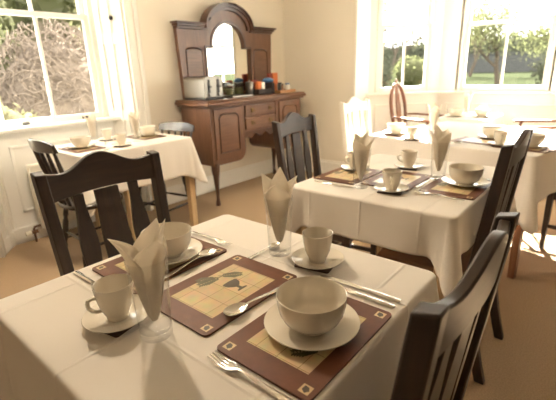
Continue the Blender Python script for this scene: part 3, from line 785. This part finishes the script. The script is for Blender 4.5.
def on_tray(lbl, x, y, r, h, c1, lid):
    j = thing('condiment_jar', lbl, 'jar', (SBX + 1.215 + x, SBY + .16 + y, ZS + .0085), 0, 'jars on the oak tray')
    obj('pot', MB().lathe([(0, 0), (r, 0), (r * 1.05, .006), (r * 1.05, h * .8), (r * .85, h * .92), (r * .85, h), (0, h)], 18), c1, j)
    obj('lid', MB().lathe([(0, h + .0004), (r * .95, h + .0004), (r * .95, h + .013), (0, h + .015)], 18), lid, j)
on_tray('white jar with blue lid at the right end of the oak tray', .085, -.03, .028, .075, 'jarwhite', 'blue')
on_tray('dark-lidded brown jar in the middle of the oak tray', .02, .0, .024, .072, 'jarbrown', 'blackplastic')
on_tray('black jar at the left of the oak tray', -.075, -.05, .020, .085, 'blackplastic', 'blackplastic')
on_tray('small dark jar at the back right of the oak tray', .055, .055, .024, .085, 'jargreen', 'blackplastic')
packet('cereal_carton', 'tall orange carton standing at the back of the oak tray', 'carton', 1.20, .235, .0085, .040, .016, .205, 'orange', R(-4))
packet('tea_carton', 'small red-brown carton beside the tall orange one on the oak tray', 'carton', 1.175, .145, .0085, .016, .02, .09, 'jarwhite', R(0))
packet('cereal_carton', 'dark red carton left of the tall orange one on the oak tray', 'carton', 1.118, .235, .0085, .026, .016, .20, 'red', R(6))

# ------------------------------------------------------------------ tableware builders (origin at base centre)
def mk_cup():
    r = thing('coffee_cup', '', 'cup')
    P = [(0, 0), (.0215, 0), (.0225, .003), (.0212, .006), (.026, .014), (.0325, .030), (.0370, .052), (.0398, .077), (.0400, .0788), (.0388, .0794), (.0370, .077), (.0342, .052), (.0296, .031), (.022, .016), (.010, .010), (0, .009)]
    obj('bowl', MB().lathe(P, 40), 'china', r, angle=60)
    obj('handle', MB().tube([(.0365, 0, .058), (.044, 0, .0605), (.0525, 0, .0585), (.0545, 0, .052), (.0535, 0, .042), (.047, 0, .033), (.039, 0, .028), (.0300, 0, .027)], [.0045, .0048, .005, .005, .005, .0048, .0045, .0045], 10, flat=.8), 'china', r)
    return r
def plate_mesh(R_, h):
    return MB().lathe([(0, .0045), (R_ * .52, .0045), (R_ * .58, .0062), (R_ * .64, .009), (R_ * .985, h - .001), (R_, h), (R_ * .995, h + .0012), (R_ * .95, h - .0002), (R_ * .62, .0115), (R_ * .5, .0085), (0, .008)], 56) if False else \
        MB().lathe([(0, .0015), (R_ * .46, .0015), (R_ * .47, 0), (R_ * .53, 0), (R_ * .55, .0025), (R_ * .985, h - .0025), (R_, h - .001), (R_ * .99, h), (R_ * .94, h - .0012), (R_ * .60, .0062), (R_ * .52, .0045), (0, .004)], 56)
def mk_saucer(): return tag(obj('saucer', plate_mesh(.070, .014), 'china', angle=60), None, 'saucer')
def mk_plate(): return tag(obj('side_plate', plate_mesh(.094, .018), 'china', angle=60), None, 'plate')
def mk_bowl():
    P = [(0, .003), (.030, .003), (.031, 0), (.035, 0), (.036, .004), (.044, .009), (.055, .019), (.0625, .033), (.0663, .050), (.0682, .069), (.0684, .0708), (.0670, .0714), (.0654, .069), (.0634, .050), (.0595, .034), (.052, .021), (.040, .012), (0, .009)]
    return tag(obj('cereal_bowl', MB().lathe(P, 56), 'china', angle=60), None, 'bowl')
def mk_glass():
    r = thing('drinking_glass', '', 'glass')
    P = [(0, 0), (.0295, 0), (.031, .002), (.0315, .012), (.0345, .09), (.0390, .166), (.0385, .1672), (.0378, .166), (.0334, .09), (.0304, .016), (.024, .0125), (0, .012)]
    obj('body', MB().lathe(P, 40), 'glass', r, angle=60)
    return r
def mk_napkin(seed=0):
    rnd = random.Random(seed)
    mb = MB()
    # (direction, tip height, outward reach of the tip, half width in radians at the rim, fraction of the glass radius)
    for a0, hgt, reach, half, rin in ((.3, .224, .036, 1.35, .97), (2.4, .215, .042, 1.35, .94), (4.4, .219, .038, 1.35, .91), (5.5, .238, .022, 1.3, .82)):
        def fn(u, t, a0=a0, hgt=hgt, reach=reach, half=half, rin=rin):
            tr = .62; q = (u - .5) * 2; RG = .0355
            if t < tr:
                k = t / tr; z = .034 + (.158 - .034) * k; r_ = rin * (.006 + (RG - .006) * k ** .72)
                x, y = r_ * math.cos(q * half), r_ * math.sin(q * half)
            else:
                k = (t - tr) / (1 - tr); z = .158 + (hgt - .158) * k; r0 = rin * RG
                w_ = (1 - k ** 1.7) * (1 + .25 * math.sin(PI * k))
                x = r0 * (math.cos(q * half) * (1 - k) + k * (1 - .35 * q * q * (1 - k))) + reach * k ** 1.6 * .62; y = r0 * math.sin(q * half) * w_ + q * .0006
            x += .0012 * math.sin(q * 7) * t * (1 - t) * 3
            return (x * math.cos(a0) - y * math.sin(a0), x * math.sin(a0) + y * math.cos(a0), z)
        mb.grid(fn, 14, 20)
    return tag(obj('folded_napkin', mb, 'napkin', solid=.0009, recalc=False, angle=80), None, 'napkin')
def mk_coaster():
    P = []
    for sx, sy, a0 in ((1, 1, 0), (-1, 1, 90), (-1, -1, 180), (1, -1, 270)):
        P += [(sx * .042 + .006 * math.cos(R(a0 + 22.5 * k)), sy * .042 + .006 * math.sin(R(a0 + 22.5 * k))) for k in range(5)]
    return tag(obj('coaster', MB().plan(P, 0, .0035), 'coaster', bevel=.0006), None, 'coaster')
def mk_mat():
    hx, hy, rc = .150, .1075, .012
    def rrect(hx, hy, rc):
        P = []
        for sx, sy, a0 in ((1, 1, 0), (-1, 1, 90), (-1, -1, 180), (1, -1, 270)):
            P += [(sx * (hx - rc) + rc * math.cos(R(a0 + 18 * k)), sy * (hy - rc) + rc * math.sin(R(a0 + 18 * k))) for k in range(6)]
        return P
    b = MB(); b.plan(rrect(hx, hy, rc), 0, .0042)
    z = .00435
    def flat(poly, mi, dz=0):
        b.mi = mi; b.face([(x, y, z + dz) for x, y in poly])
    flat([(-.101, -.072), (.101, -.072), (.101, .072), (-.101, .072)], 1)
    for sx in (-1, 1):
        for sy in (-1, 1):
            cx, cy = sx * .130, sy * .088
            flat([(cx - .0098, cy - .0098), (cx + .0098, cy - .0098), (cx + .0098, cy + .0098), (cx - .0098, cy + .0098)], 2)
            flat([(cx - .007, cy - .0055), (cx + .003, cy - .006), (cx + .008, cy + .002), (cx + .001, cy + .007), (cx - .006, cy + .003)], 4, .0001)
    # urn (foot towards +x) and two palm sprays
    urn = [(.030, -.018), (.030, .018), (.025, .018), (.022, .006), (.012, .005), (.008, .012), (-.002, .024), (-.016, .028), (-.020, .024), (-.022, .0), (-.020, -.024), (-.016, -.028), (-.002, -.024), (.008, -.012), (.012, -.005), (.022, -.006), (.025, -.018)]
    flat([(.025 + y * .8, -.008 - x) for x, y in urn], 4, .0001)
    for (ox, oy, an, L) in ((.036, .046, 170, .070), (.026, .050, 150, .055), (.030, .056, -42, .062)):
        d = Vector((math.cos(R(an)), math.sin(R(an)))); nrm = Vector((-d.y, d.x)); o = Vector((ox, oy))
        flat([o - nrm * .0012, o + d * L - nrm * .0004, o + d * L + nrm * .0004, o + nrm * .0012], 3, .0001)
        for j in range(8):
            p = o + d * (L * (.18 + .1 * j)); l = .020 * (1 - abs(j - 3) / 9)
            for s in (-1, 1):
                q = p + d * l * .75 + nrm * s * l * .8; m_ = p + d * l * .55 + nrm * s * l * .22
                flat([p, m_, q, p + d * l * .12 + nrm * s * l * .55], 3, .0001)
    for fc in b.bm.faces:
        pass
    return tag(obj('placemat', b, ['matbrown', 'tile', 'emblem', 'leaf', 'urn'], recalc=False, smooth=False), None, 'placemat')
# cutlery lies along local +x, handle end at the origin, working end at +x
def strip_mesh(sec, thick=.0016):
    """sec: list of (x, half width, z) along the piece -> thin solid strip with a domed section"""
    mb = MB(); rows = []
    for x, w_, z in sec: rows.append([(x, -w_, z), (x, -w_ * .45, z + thick * .8), (x, w_ * .45, z + thick * .8), (x, w_, z), (x, w_ * .45, z - thick * .25), (x, -w_ * .45, z - thick * .25)])
    V = [[mb.bm.verts.new(q) for q in r] for r in rows]
    for A, B in zip(V, V[1:]):
        for k in range(6): mb.bm.faces.new([A[k], B[k], B[(k + 1) % 6], A[(k + 1) % 6]])
    mb.bm.faces.new(V[0]); mb.bm.faces.new(V[-1][::-1])
    return mb
def mk_spoon(s=1.0, name='dessert_spoon'):
    mb = strip_mesh([(0, .003, .0012), (.004, .0075, .0012), (.02, .0078, .0013), (.06, .0052, .004), (.10, .0034, .0075), (.125, .003, .009), (.134, .0036, .008)])
    L0, L1 = .130, .188
    rings = []
    for sgn, off in ((1, 0), (-1, .0012)):
        def fn(u, t):
            a = 2 * PI * u; q = t
            x = (L0 + L1) / 2 + (L1 - L0) / 2 * math.cos(a) * q; y = .0195 * math.sin(a) * q * (1 + .10 * math.cos(a))
            return (x, y, .0022 + .0075 * q * q - (0 if off == 0 else .0012))
        mb.grid(fn, 28, 6, wrap=True)
    o = obj(name, mb, 'steel', angle=80)
    for v in o.data.vertices: v.co *= s
    return tag(o, None, 'spoon')
def mk_tea(): return mk_spoon(.72, 'teaspoon')
def mk_fork():
    mb = strip_mesh([(0, .003, .0012), (.004, .0075, .0012), (.02, .0078, .0013), (.06, .0050, .004), (.10, .0034, .0075), (.122, .0034, .0085), (.132, .0085, .0068), (.142, .0115, .005), (.150, .0122, .0038)])
    for k in range(4):
        y = -.0093 + .0062 * k
        pts = [(.148, y, .0040), (.160, y, .0028), (.175, y, .0036), (.192, y, .0072)]
        mb.tube(pts, [.0021, .0020, .0017, .0009], 6, flat=.6)
    return tag(obj('dinner_fork', mb, 'steel', angle=80), None, 'fork')
def mk_knife():
    mb = strip_mesh([(0, .004, .002), (.003, .0078, .002), (.03, .0076, .0024), (.07, .0062, .003), (.09, .0052, .003), (.094, .0062, .003)], .004)
    mb.prism([(.092, -.0055), (.11, -.0075), (.15, -.0088), (.185, -.0078), (.203, -.001), (.206, .004), (.20, .0062), (.092, .0055)], lambda x, y: (x, y, .0014), lambda x, y: (x, y, .003))
    return tag(obj('table_knife', mb, 'steel', angle=50), None, 'knife')
B_ = {'cup': mk_cup, 'saucer': mk_saucer, 'plate': mk_plate, 'bowl': mk_bowl, 'glass': mk_glass, 'napkin': mk_napkin, 'coaster': mk_coaster, 'mat': mk_mat, 'spoon': mk_spoon, 'tea': mk_tea, 'fork': mk_fork, 'knife': mk_knife}
def put(kind, label, x, y, dz=0, rz=0, group=None): return place(kind, B_[kind], label, (x, y, ZT + dz), R(rz), group)
def cup_set(x, y, rz, where, coaster=True, dz=0, bare=False):
    z = dz
    if coaster: put('coaster', 'square dark coaster under the saucer ' + where, x, y, z, 12); z += .0037
    put('saucer', 'ivory saucer under the cup ' + where, x, y, z); put('cup', 'ivory coffee cup ' + where, x, y, z + .0043, rz)
def bowl_set(x, y, where, dz=.0046):
    put('plate', 'ivory side plate under the bowl ' + where, x, y, dz); put('bowl', 'ivory cereal bowl ' + where, x, y, dz + .0043)
def glass_set(x, y, where, rz=0):
    put('glass', 'tall clear glass ' + where, x, y); n = put('napkin', 'pointed cream napkin in the glass ' + where, x, y, 0, rz)
def line(kind, label, xy0, xy1, dz=.0006):
    """cutlery with its handle end at xy0, pointing to xy1"""
    return put(kind, label, xy0[0], xy0[1], dz, math.degrees(math.atan2(xy1[1] - xy0[1], xy1[0] - xy0[0])))

# nearest table
put('mat', 'brown placemat with urn picture in the middle of the nearest table', .563, .655)
put('mat', 'brown placemat at the front of the nearest table under the large bowl', .552, .402, 0, 180)
put('mat', 'brown placemat at the left back of the nearest table by the slatted chair', .568, .912, 0, 0)
bowl_set(.562, .402, 'at the front of the nearest table'); bowl_set(.592, .912, 'at the back of the nearest table behind the napkin')
cup_set(.343, .744, 172, 'at the left edge of the nearest table'); cup_set(.808, .557, 60, 'at the right back of the nearest table')
glass_set(.363, .636, 'in the left foreground of the nearest table', 12)
glass_set(.797, .677, 'at the back of the nearest table beside the cup', 75)
line('knife', 'silver knife at the left edge of the nearest table by the chair', (.386, 1.035), (.384, .83))
line('fork', 'silver fork at the right back of the nearest table near the far corner', (.748, 1.01), (.744, .82))
line('spoon', 'silver spoon across the left back placemat of the nearest table', (.497, .812), (.689, .826), .0052)
line('spoon', 'silver spoon between the two front placemats of the nearest table', (.664, .541), (.462, .562), .0052)
line('fork', 'silver fork left of the front placemat on the nearest table', (.387, .305), (.384, .515))
line('knife', 'silver knife right of the front placemat, outer of the pair', (.757, .303), (.752, .50))
line('knife', 'silver knife right of the front placemat, inner of the pair', (.728, .303), (.724, .50))
line('tea', 'silver teaspoon by the back glass on the nearest table', (.70, .722), (.80, .716))

# middle table
put('mat', 'placemat at the left end of the middle table under the cup', 1.665, .965)
put('mat', 'placemat in the centre of the middle table between the two cups', 1.70, .735)
put('mat', 'placemat at the right end of the middle table under the bowl', 1.725, .485)
cup_set(1.765, .99, 150, 'at the left end of the middle table', False, .0046)
cup_set(1.525, .683, 200, 'at the front of the middle table'); cup_set(1.945, .787, 120, 'at the far side of the middle table')
bowl_set(1.775, .468, 'at the right end of the middle table')
glass_set(1.508, .815, 'at the front of the middle table beside the cup', 40); glass_set(1.83, .600, 'in the middle table centre beside the bowl', 100)
line('spoon', 'silver spoon before the right placemat of the middle table', (1.62, .615), (1.80, .592), .0052)
line('fork', 'silver fork at the front right of the middle table', (1.555, .405), (1.56, .60))
line('knife', 'silver knife at the far right of the middle table', (1.905, .40), (1.905, .59))
line('knife', 'silver knife at the front left of the middle table', (1.475, 1.03), (1.475, .85))

# left window table
put('mat', 'placemat at the left of the table by the left window', 1.30, 2.93, 0, 90); put('mat', 'placemat at the right of the table by the left window', 1.86, 3.0, 0, 90)
bowl_set(1.31, 2.95, 'at the left of the left window table'); bowl_set(1.90, 3.01, 'at the right of the left window table')
cup_set(1.515, 2.76, 160, 'at the front of the left window table'); cup_set(1.60, 3.12, 30, 'at the back of the left window table')
glass_set(1.50, 3.14, 'nearest the left window', 20); glass_set(1.70, 2.86, 'in the middle of the left window table', 60)
line('tea', 'silver teaspoon in the middle of the left window table', (1.47, 2.92), (1.53, 3.02))
line('fork', 'silver fork at the front of the left window table', (1.19, 2.70), (1.38, 2.70))

# long table in front of the bay
put('mat', 'placemat at the left end of the bay window table', 2.93, 1.27, 0, 77); put('mat', 'placemat at the front of the bay window table', 2.90, .70, 0, 77)
put('mat', 'placemat at the right end of the bay window table', 2.80, .42, 0, 77)
bowl_set(2.93, 1.30, 'at the left end of the bay window table')
cup_set(2.755, 1.105, 200, 'at the front left of the bay window table'); cup_set(2.80, .56, 200, 'at the front right of the bay window table')
glass_set(2.99, 1.045, 'in the middle of the bay window table', 70)
bowl_set(3.06, .66, 'in the middle of the bay window table', .0005)
line('spoon', 'silver spoon at the front of the bay window table', (2.72, .95), (2.74, .80))
bowl_set(2.83, .395, 'at the right end of the bay window table')
# far table in the bay
bowl_set(4.22, 1.27, 'at the left of the far bay table', .0005); cup_set(4.48, 1.09, 90, 'on the far bay table', False); bowl_set(4.28, 1.045, 'at the right of the far bay table', .0005)
glass_set(4.52, 1.25, 'on the far bay table', 30)

# ------------------------------------------------------------------ ceiling lamp (above the frame) and daylight
lp = thing('pendant_lamp', 'opal pendant lamp hanging from the ceiling in the middle of the room', 'lamp', (1.05, 1.95, 2.35))
obj('cord', MB().tube([(0, 0, .12), (0, 0, .497)], .004, 8), 'jarwhite', lp)
obj('shade', MB().lathe([(.03, .12), (.06, .115), (.15, .03), (.17, 0), (.168, 0), (.148, .028), (.058, .112), (.03, .117)], 28), 'lamp', lp)
bl_ = bpy.data.lights.new('lamp_bulb', 'POINT'); bl_.energy = 44; bl_.color = (1, .84, .64); bl_.shadow_soft_size = .05
bo = bpy.data.objects.new('lamp_bulb', bl_); COL.objects.link(bo); bo.location = (1.05, 1.95, 2.33)

wd = bpy.data.worlds.new('daylight'); sc.world = wd; wd.use_nodes = True
bg = wd.node_tree.nodes['Background']; bg.inputs['Color'].default_value = (1, .965, .91, 1); bg.inputs['Strength'].default_value = 5.2
sl = bpy.data.lights.new('sun', 'SUN'); sl.energy = 60; sl.angle = R(.8); sl.color = (1, .94, .84)
so = bpy.data.objects.new('sun', sl); COL.objects.link(so)
AZ = Vector((.92, .39)).normalized(); EL = R(33)
so.rotation_euler = Vector((AZ.x * math.cos(EL), AZ.y * math.cos(EL), math.sin(EL))).to_track_quat('Z', 'Y').to_euler()
def portal(name, c, ang, wx, wz):
    l = bpy.data.lights.new(name, 'AREA'); l.shape = 'RECTANGLE'; l.size = wx; l.size_y = wz; l.cycles.is_portal = True; l.energy = 1
    o = bpy.data.objects.new(name, l); COL.objects.link(o); o.location = c
    o.rotation_euler = Vector((math.cos(ang), math.sin(ang), 0)).to_track_quat('Z', 'Y').to_euler()
portal('portal_left', (1.42, 3.82, 1.7), R(90), 1.0, 1.7)
portal('portal_bay_a', (4.88, 2.19, 1.72), R(45), .9, 1.7)
portal('portal_bay_b', (5.24, 1.08, 1.72), 0, 1.0, 1.7)
portal('portal_bay_c', (4.88, -.03, 1.72), R(-45), .9, 1.7)

# ------------------------------------------------------------------ garden
def ground(x, y):
    t = min(1, max(0, (x - 6.0) / 4.5)); return -.35 + .87 * t * t * (3 - 2 * t) + max(0, x - 10.5) * .011
tag(obj('lawn', MB().grid(lambda u, v: (5.4 + 64.6 * u * u, -45 + 90 * v, ground(5.4 + 64.6 * u * u, 0)), 60, 6), 'grass'), kind='structure', label='sunlit lawn outside the bay window')
tag(obj('gravel_path', MB().box(-12, 5.6, 4.05, 30, -.6, -.34), 'gravel'), kind='structure', label='gravel outside the left window')

def leaf_cloud(mb, c, rad, n, size, rnd, shell=.55, squash=1):
    for _ in range(n):
        d = Vector((rnd.gauss(0, 1), rnd.gauss(0, 1), rnd.gauss(0, 1))).normalized(); q = (shell + (1 - shell) * rnd.random())
        p = Vector(c) + Vector((d.x * rad[0], d.y * rad[1], d.z * rad[2])) * q
        u = Vector((rnd.gauss(0, 1), rnd.gauss(0, 1), rnd.gauss(0, 1))).normalized(); v = u.orthogonal().normalized(); s = size * rnd.uniform(.6, 1.3)
        mb.bm.faces.new([mb.bm.verts.new(q_) for q_ in (p - u * s, p + v * s * .45, p + u * s, p - v * s * .45)])
def branches(mb, p, d, L, r, depth, rnd, tips, minr=.006):
    n = 4; pts = [p.copy()]; q = p.copy(); dd = d.copy()
    for _ in range(n):
        dd = (dd + Vector((rnd.gauss(0, .13), rnd.gauss(0, .13), rnd.gauss(.03, .10)))).normalized(); q = q + dd * (L / n); pts.append(q.copy())
    mb.tube(pts, [max(minr, r * (1 - .4 * i / n)) for i in range(n + 1)], 6 if r > .03 else 4, cap=False)
    if depth == 0: tips.append(q); return
    for _ in range(3 if depth > 1 else 4):
        ax = Vector((rnd.gauss(0, 1), rnd.gauss(0, 1), rnd.gauss(0, .6))).normalized()
        branches(mb, pts[rnd.choice((2, 3, 4, 4))], (dd + ax * rnd.uniform(.5, .95)).normalized(), L * rnd.uniform(.6, .8), r * .56, depth - 1, rnd, tips, minr)
def tree(name, label, x, y, h, seed, m, nleaf, size, depth=4, lean=0, trunk=.085):
    rnd = random.Random(seed); t = thing(name, label, 'tree', (x, y, ground(x, y) - .03))
    mb = MB(); tips = []
    branches(mb, Vector((0, 0, 0)), Vector((lean, 0, 1)).normalized(), h * .34, trunk, depth, rnd, tips)
    obj('trunk', mb, 'bark', t, recalc=False)
    lf = MB()
    for tp in tips: leaf_cloud(lf, tp, (.70, .70, .60), nleaf, size, rnd, .1)
    obj('crown', lf, m, t, smooth=False, recalc=False)
tree('garden_tree', 'spreading garden tree in the middle of the right bay window', 15.2, 3.35, 3.4, 21, 'foliage', 40, .040)
tree('garden_tree', 'thin garden tree near the right edge of the right bay window', 17.0, 1.3, 4.2, 22, 'foliage', 36, .045)
tree('garden_tree', 'leaning garden tree at the left edge of the right bay window', 21.5, 6.0, 4.6, 23, 'foliage2', 40, .055)
tree('garden_tree', 'pale garden tree seen through the left bay window', 18.5, 8.7, 4.6, 24, 'foliage2', 40, .050)
tree('garden_tree', 'tree at the left edge of the left bay window', 12.6, 6.5, 3.8, 25, 'foliage', 34, .038)
def shrub(name, label, c, rad, n, size, seed, m, shell=.5):
    rnd = random.Random(seed); lf = MB(); leaf_cloud(lf, (0, 0, 0), rad, n, size, rnd, shell)
    lf.grid(lambda u, v: (rad[0] * .72 * math.cos(2 * PI * u) * math.sin(PI * (.02 + .96 * v)), rad[1] * .72 * math.sin(2 * PI * u) * math.sin(PI * (.02 + .96 * v)), -rad[2] * .72 * math.cos(PI * v)), 24, 10, wrap=True)
    o = obj(name, lf, m, smooth=False, recalc=False); o.location = c
    return tag(o, label, 'shrub')
shrub('hedge', 'long dark hedge at the far end of the lawn', (38, 9, 1.7), (1.5, 22, 1.9), 9000, .22, 31, 'foliage3', .6)
shrub('garden_shrub', 'green shrub at the left edge of the left bay window', (11.0, 5.65, 1.05), (.6, .55, .75), 1600, .055, 32, 'foliage3')
shrub('garden_shrub', 'round shrub on the lawn behind the oval-backed armchair', (14.5, 6.0, 1.0), (.8, .7, .6), 1300, .06, 33, 'foliage')
shrub('garden_shrub', 'low shrub on the lawn at the right edge of the right bay window', (14.5, 1.55, 1.0), (.7, .8, .6), 1200, .07, 34, 'foliage3')
tag(obj('garden_wall', MB().box(0, .4, 0, 9, 0, 1.05).box(-.05, .45, -.05, 9.05, 1.05, 1.13), 'masonry', loc=(27, .5, ground(27, 0) - .05)), 'low grey stone garden wall behind the trees beyond the lawn', 'wall')

# outside the left window: creeper-covered twiggy mound with shrubs around it
rnd = random.Random(5); tw = MB()
cx0, cy0, rx, ry, rz_ = 2.75, 6.6, 1.15, .9, 2.35
def dome(a, e): return Vector((rx * math.cos(a) * math.cos(e), ry * math.sin(a) * math.cos(e), rz_ * math.sin(e)))
for i in range(1300):
    a = rnd.uniform(.9 * PI, 2.1 * PI); e = math.asin(rnd.uniform(.02, .999)); q = rnd.uniform(.84, 1.03)
    hd = rnd.uniform(0, 6.28); cv = rnd.uniform(-1.0, 1.0); st = rnd.uniform(.05, .10); pts = []
    for k in range(7):
        pts.append(dome(a, e) * (q + rnd.uniform(-.03, .03)))
        hd += cv * .6 + rnd.uniform(-.3, .3); a += st * math.cos(hd) / rx / max(.25, math.cos(e)); e = min(1.53, max(0.0, e + st * math.sin(hd) / rz_))
    tw.tube(pts, rnd.uniform(.004, .010), 4, cap=False)
cm = thing('creeper_mound', 'tall twiggy brown creeper mound filling the left window view', 'shrub', (cx0, cy0, -.35))
obj('twigs', tw, 'twig', cm, recalc=False)
core = MB(); core.grid(lambda u, v: dome(2 * PI * u, 1.5699 * v) * .90, 28, 14, wrap=True)
obj('core', core, 'twig', cm)
shrub('garden_shrub', 'pale green shrub low at the left edge of the left window', (1.55, 5.3, .62), (.40, .35, .42), 800, .05, 41, 'foliage2', .3)
shrub('garden_shrub', 'tall green shrub at the upper left of the left window', (1.9, 8.2, 1.9), (1.0, .8, 2.0), 4500, .07, 42, 'foliage', .4)
shrub('garden_shrub', 'yellow-green shrub at the upper right behind the creeper mound', (4.9, 8.6, 2.1), (.9, .7, 1.6), 2800, .07, 43, 'foliage2', .4)
shrub('hedge', 'tall dark hedge behind the creeper mound outside the left window', (3.5, 11, 1.9), (7, 1, 3.2), 9000, .20, 44, 'foliage', .75)

# ------------------------------------------------------------------ view
sc.view_settings.view_transform = 'Standard'; sc.view_settings.look = 'None'
sc.view_settings.exposure = .90; sc.view_settings.gamma = 1.0; sc.view_settings.use_curve_mapping = False
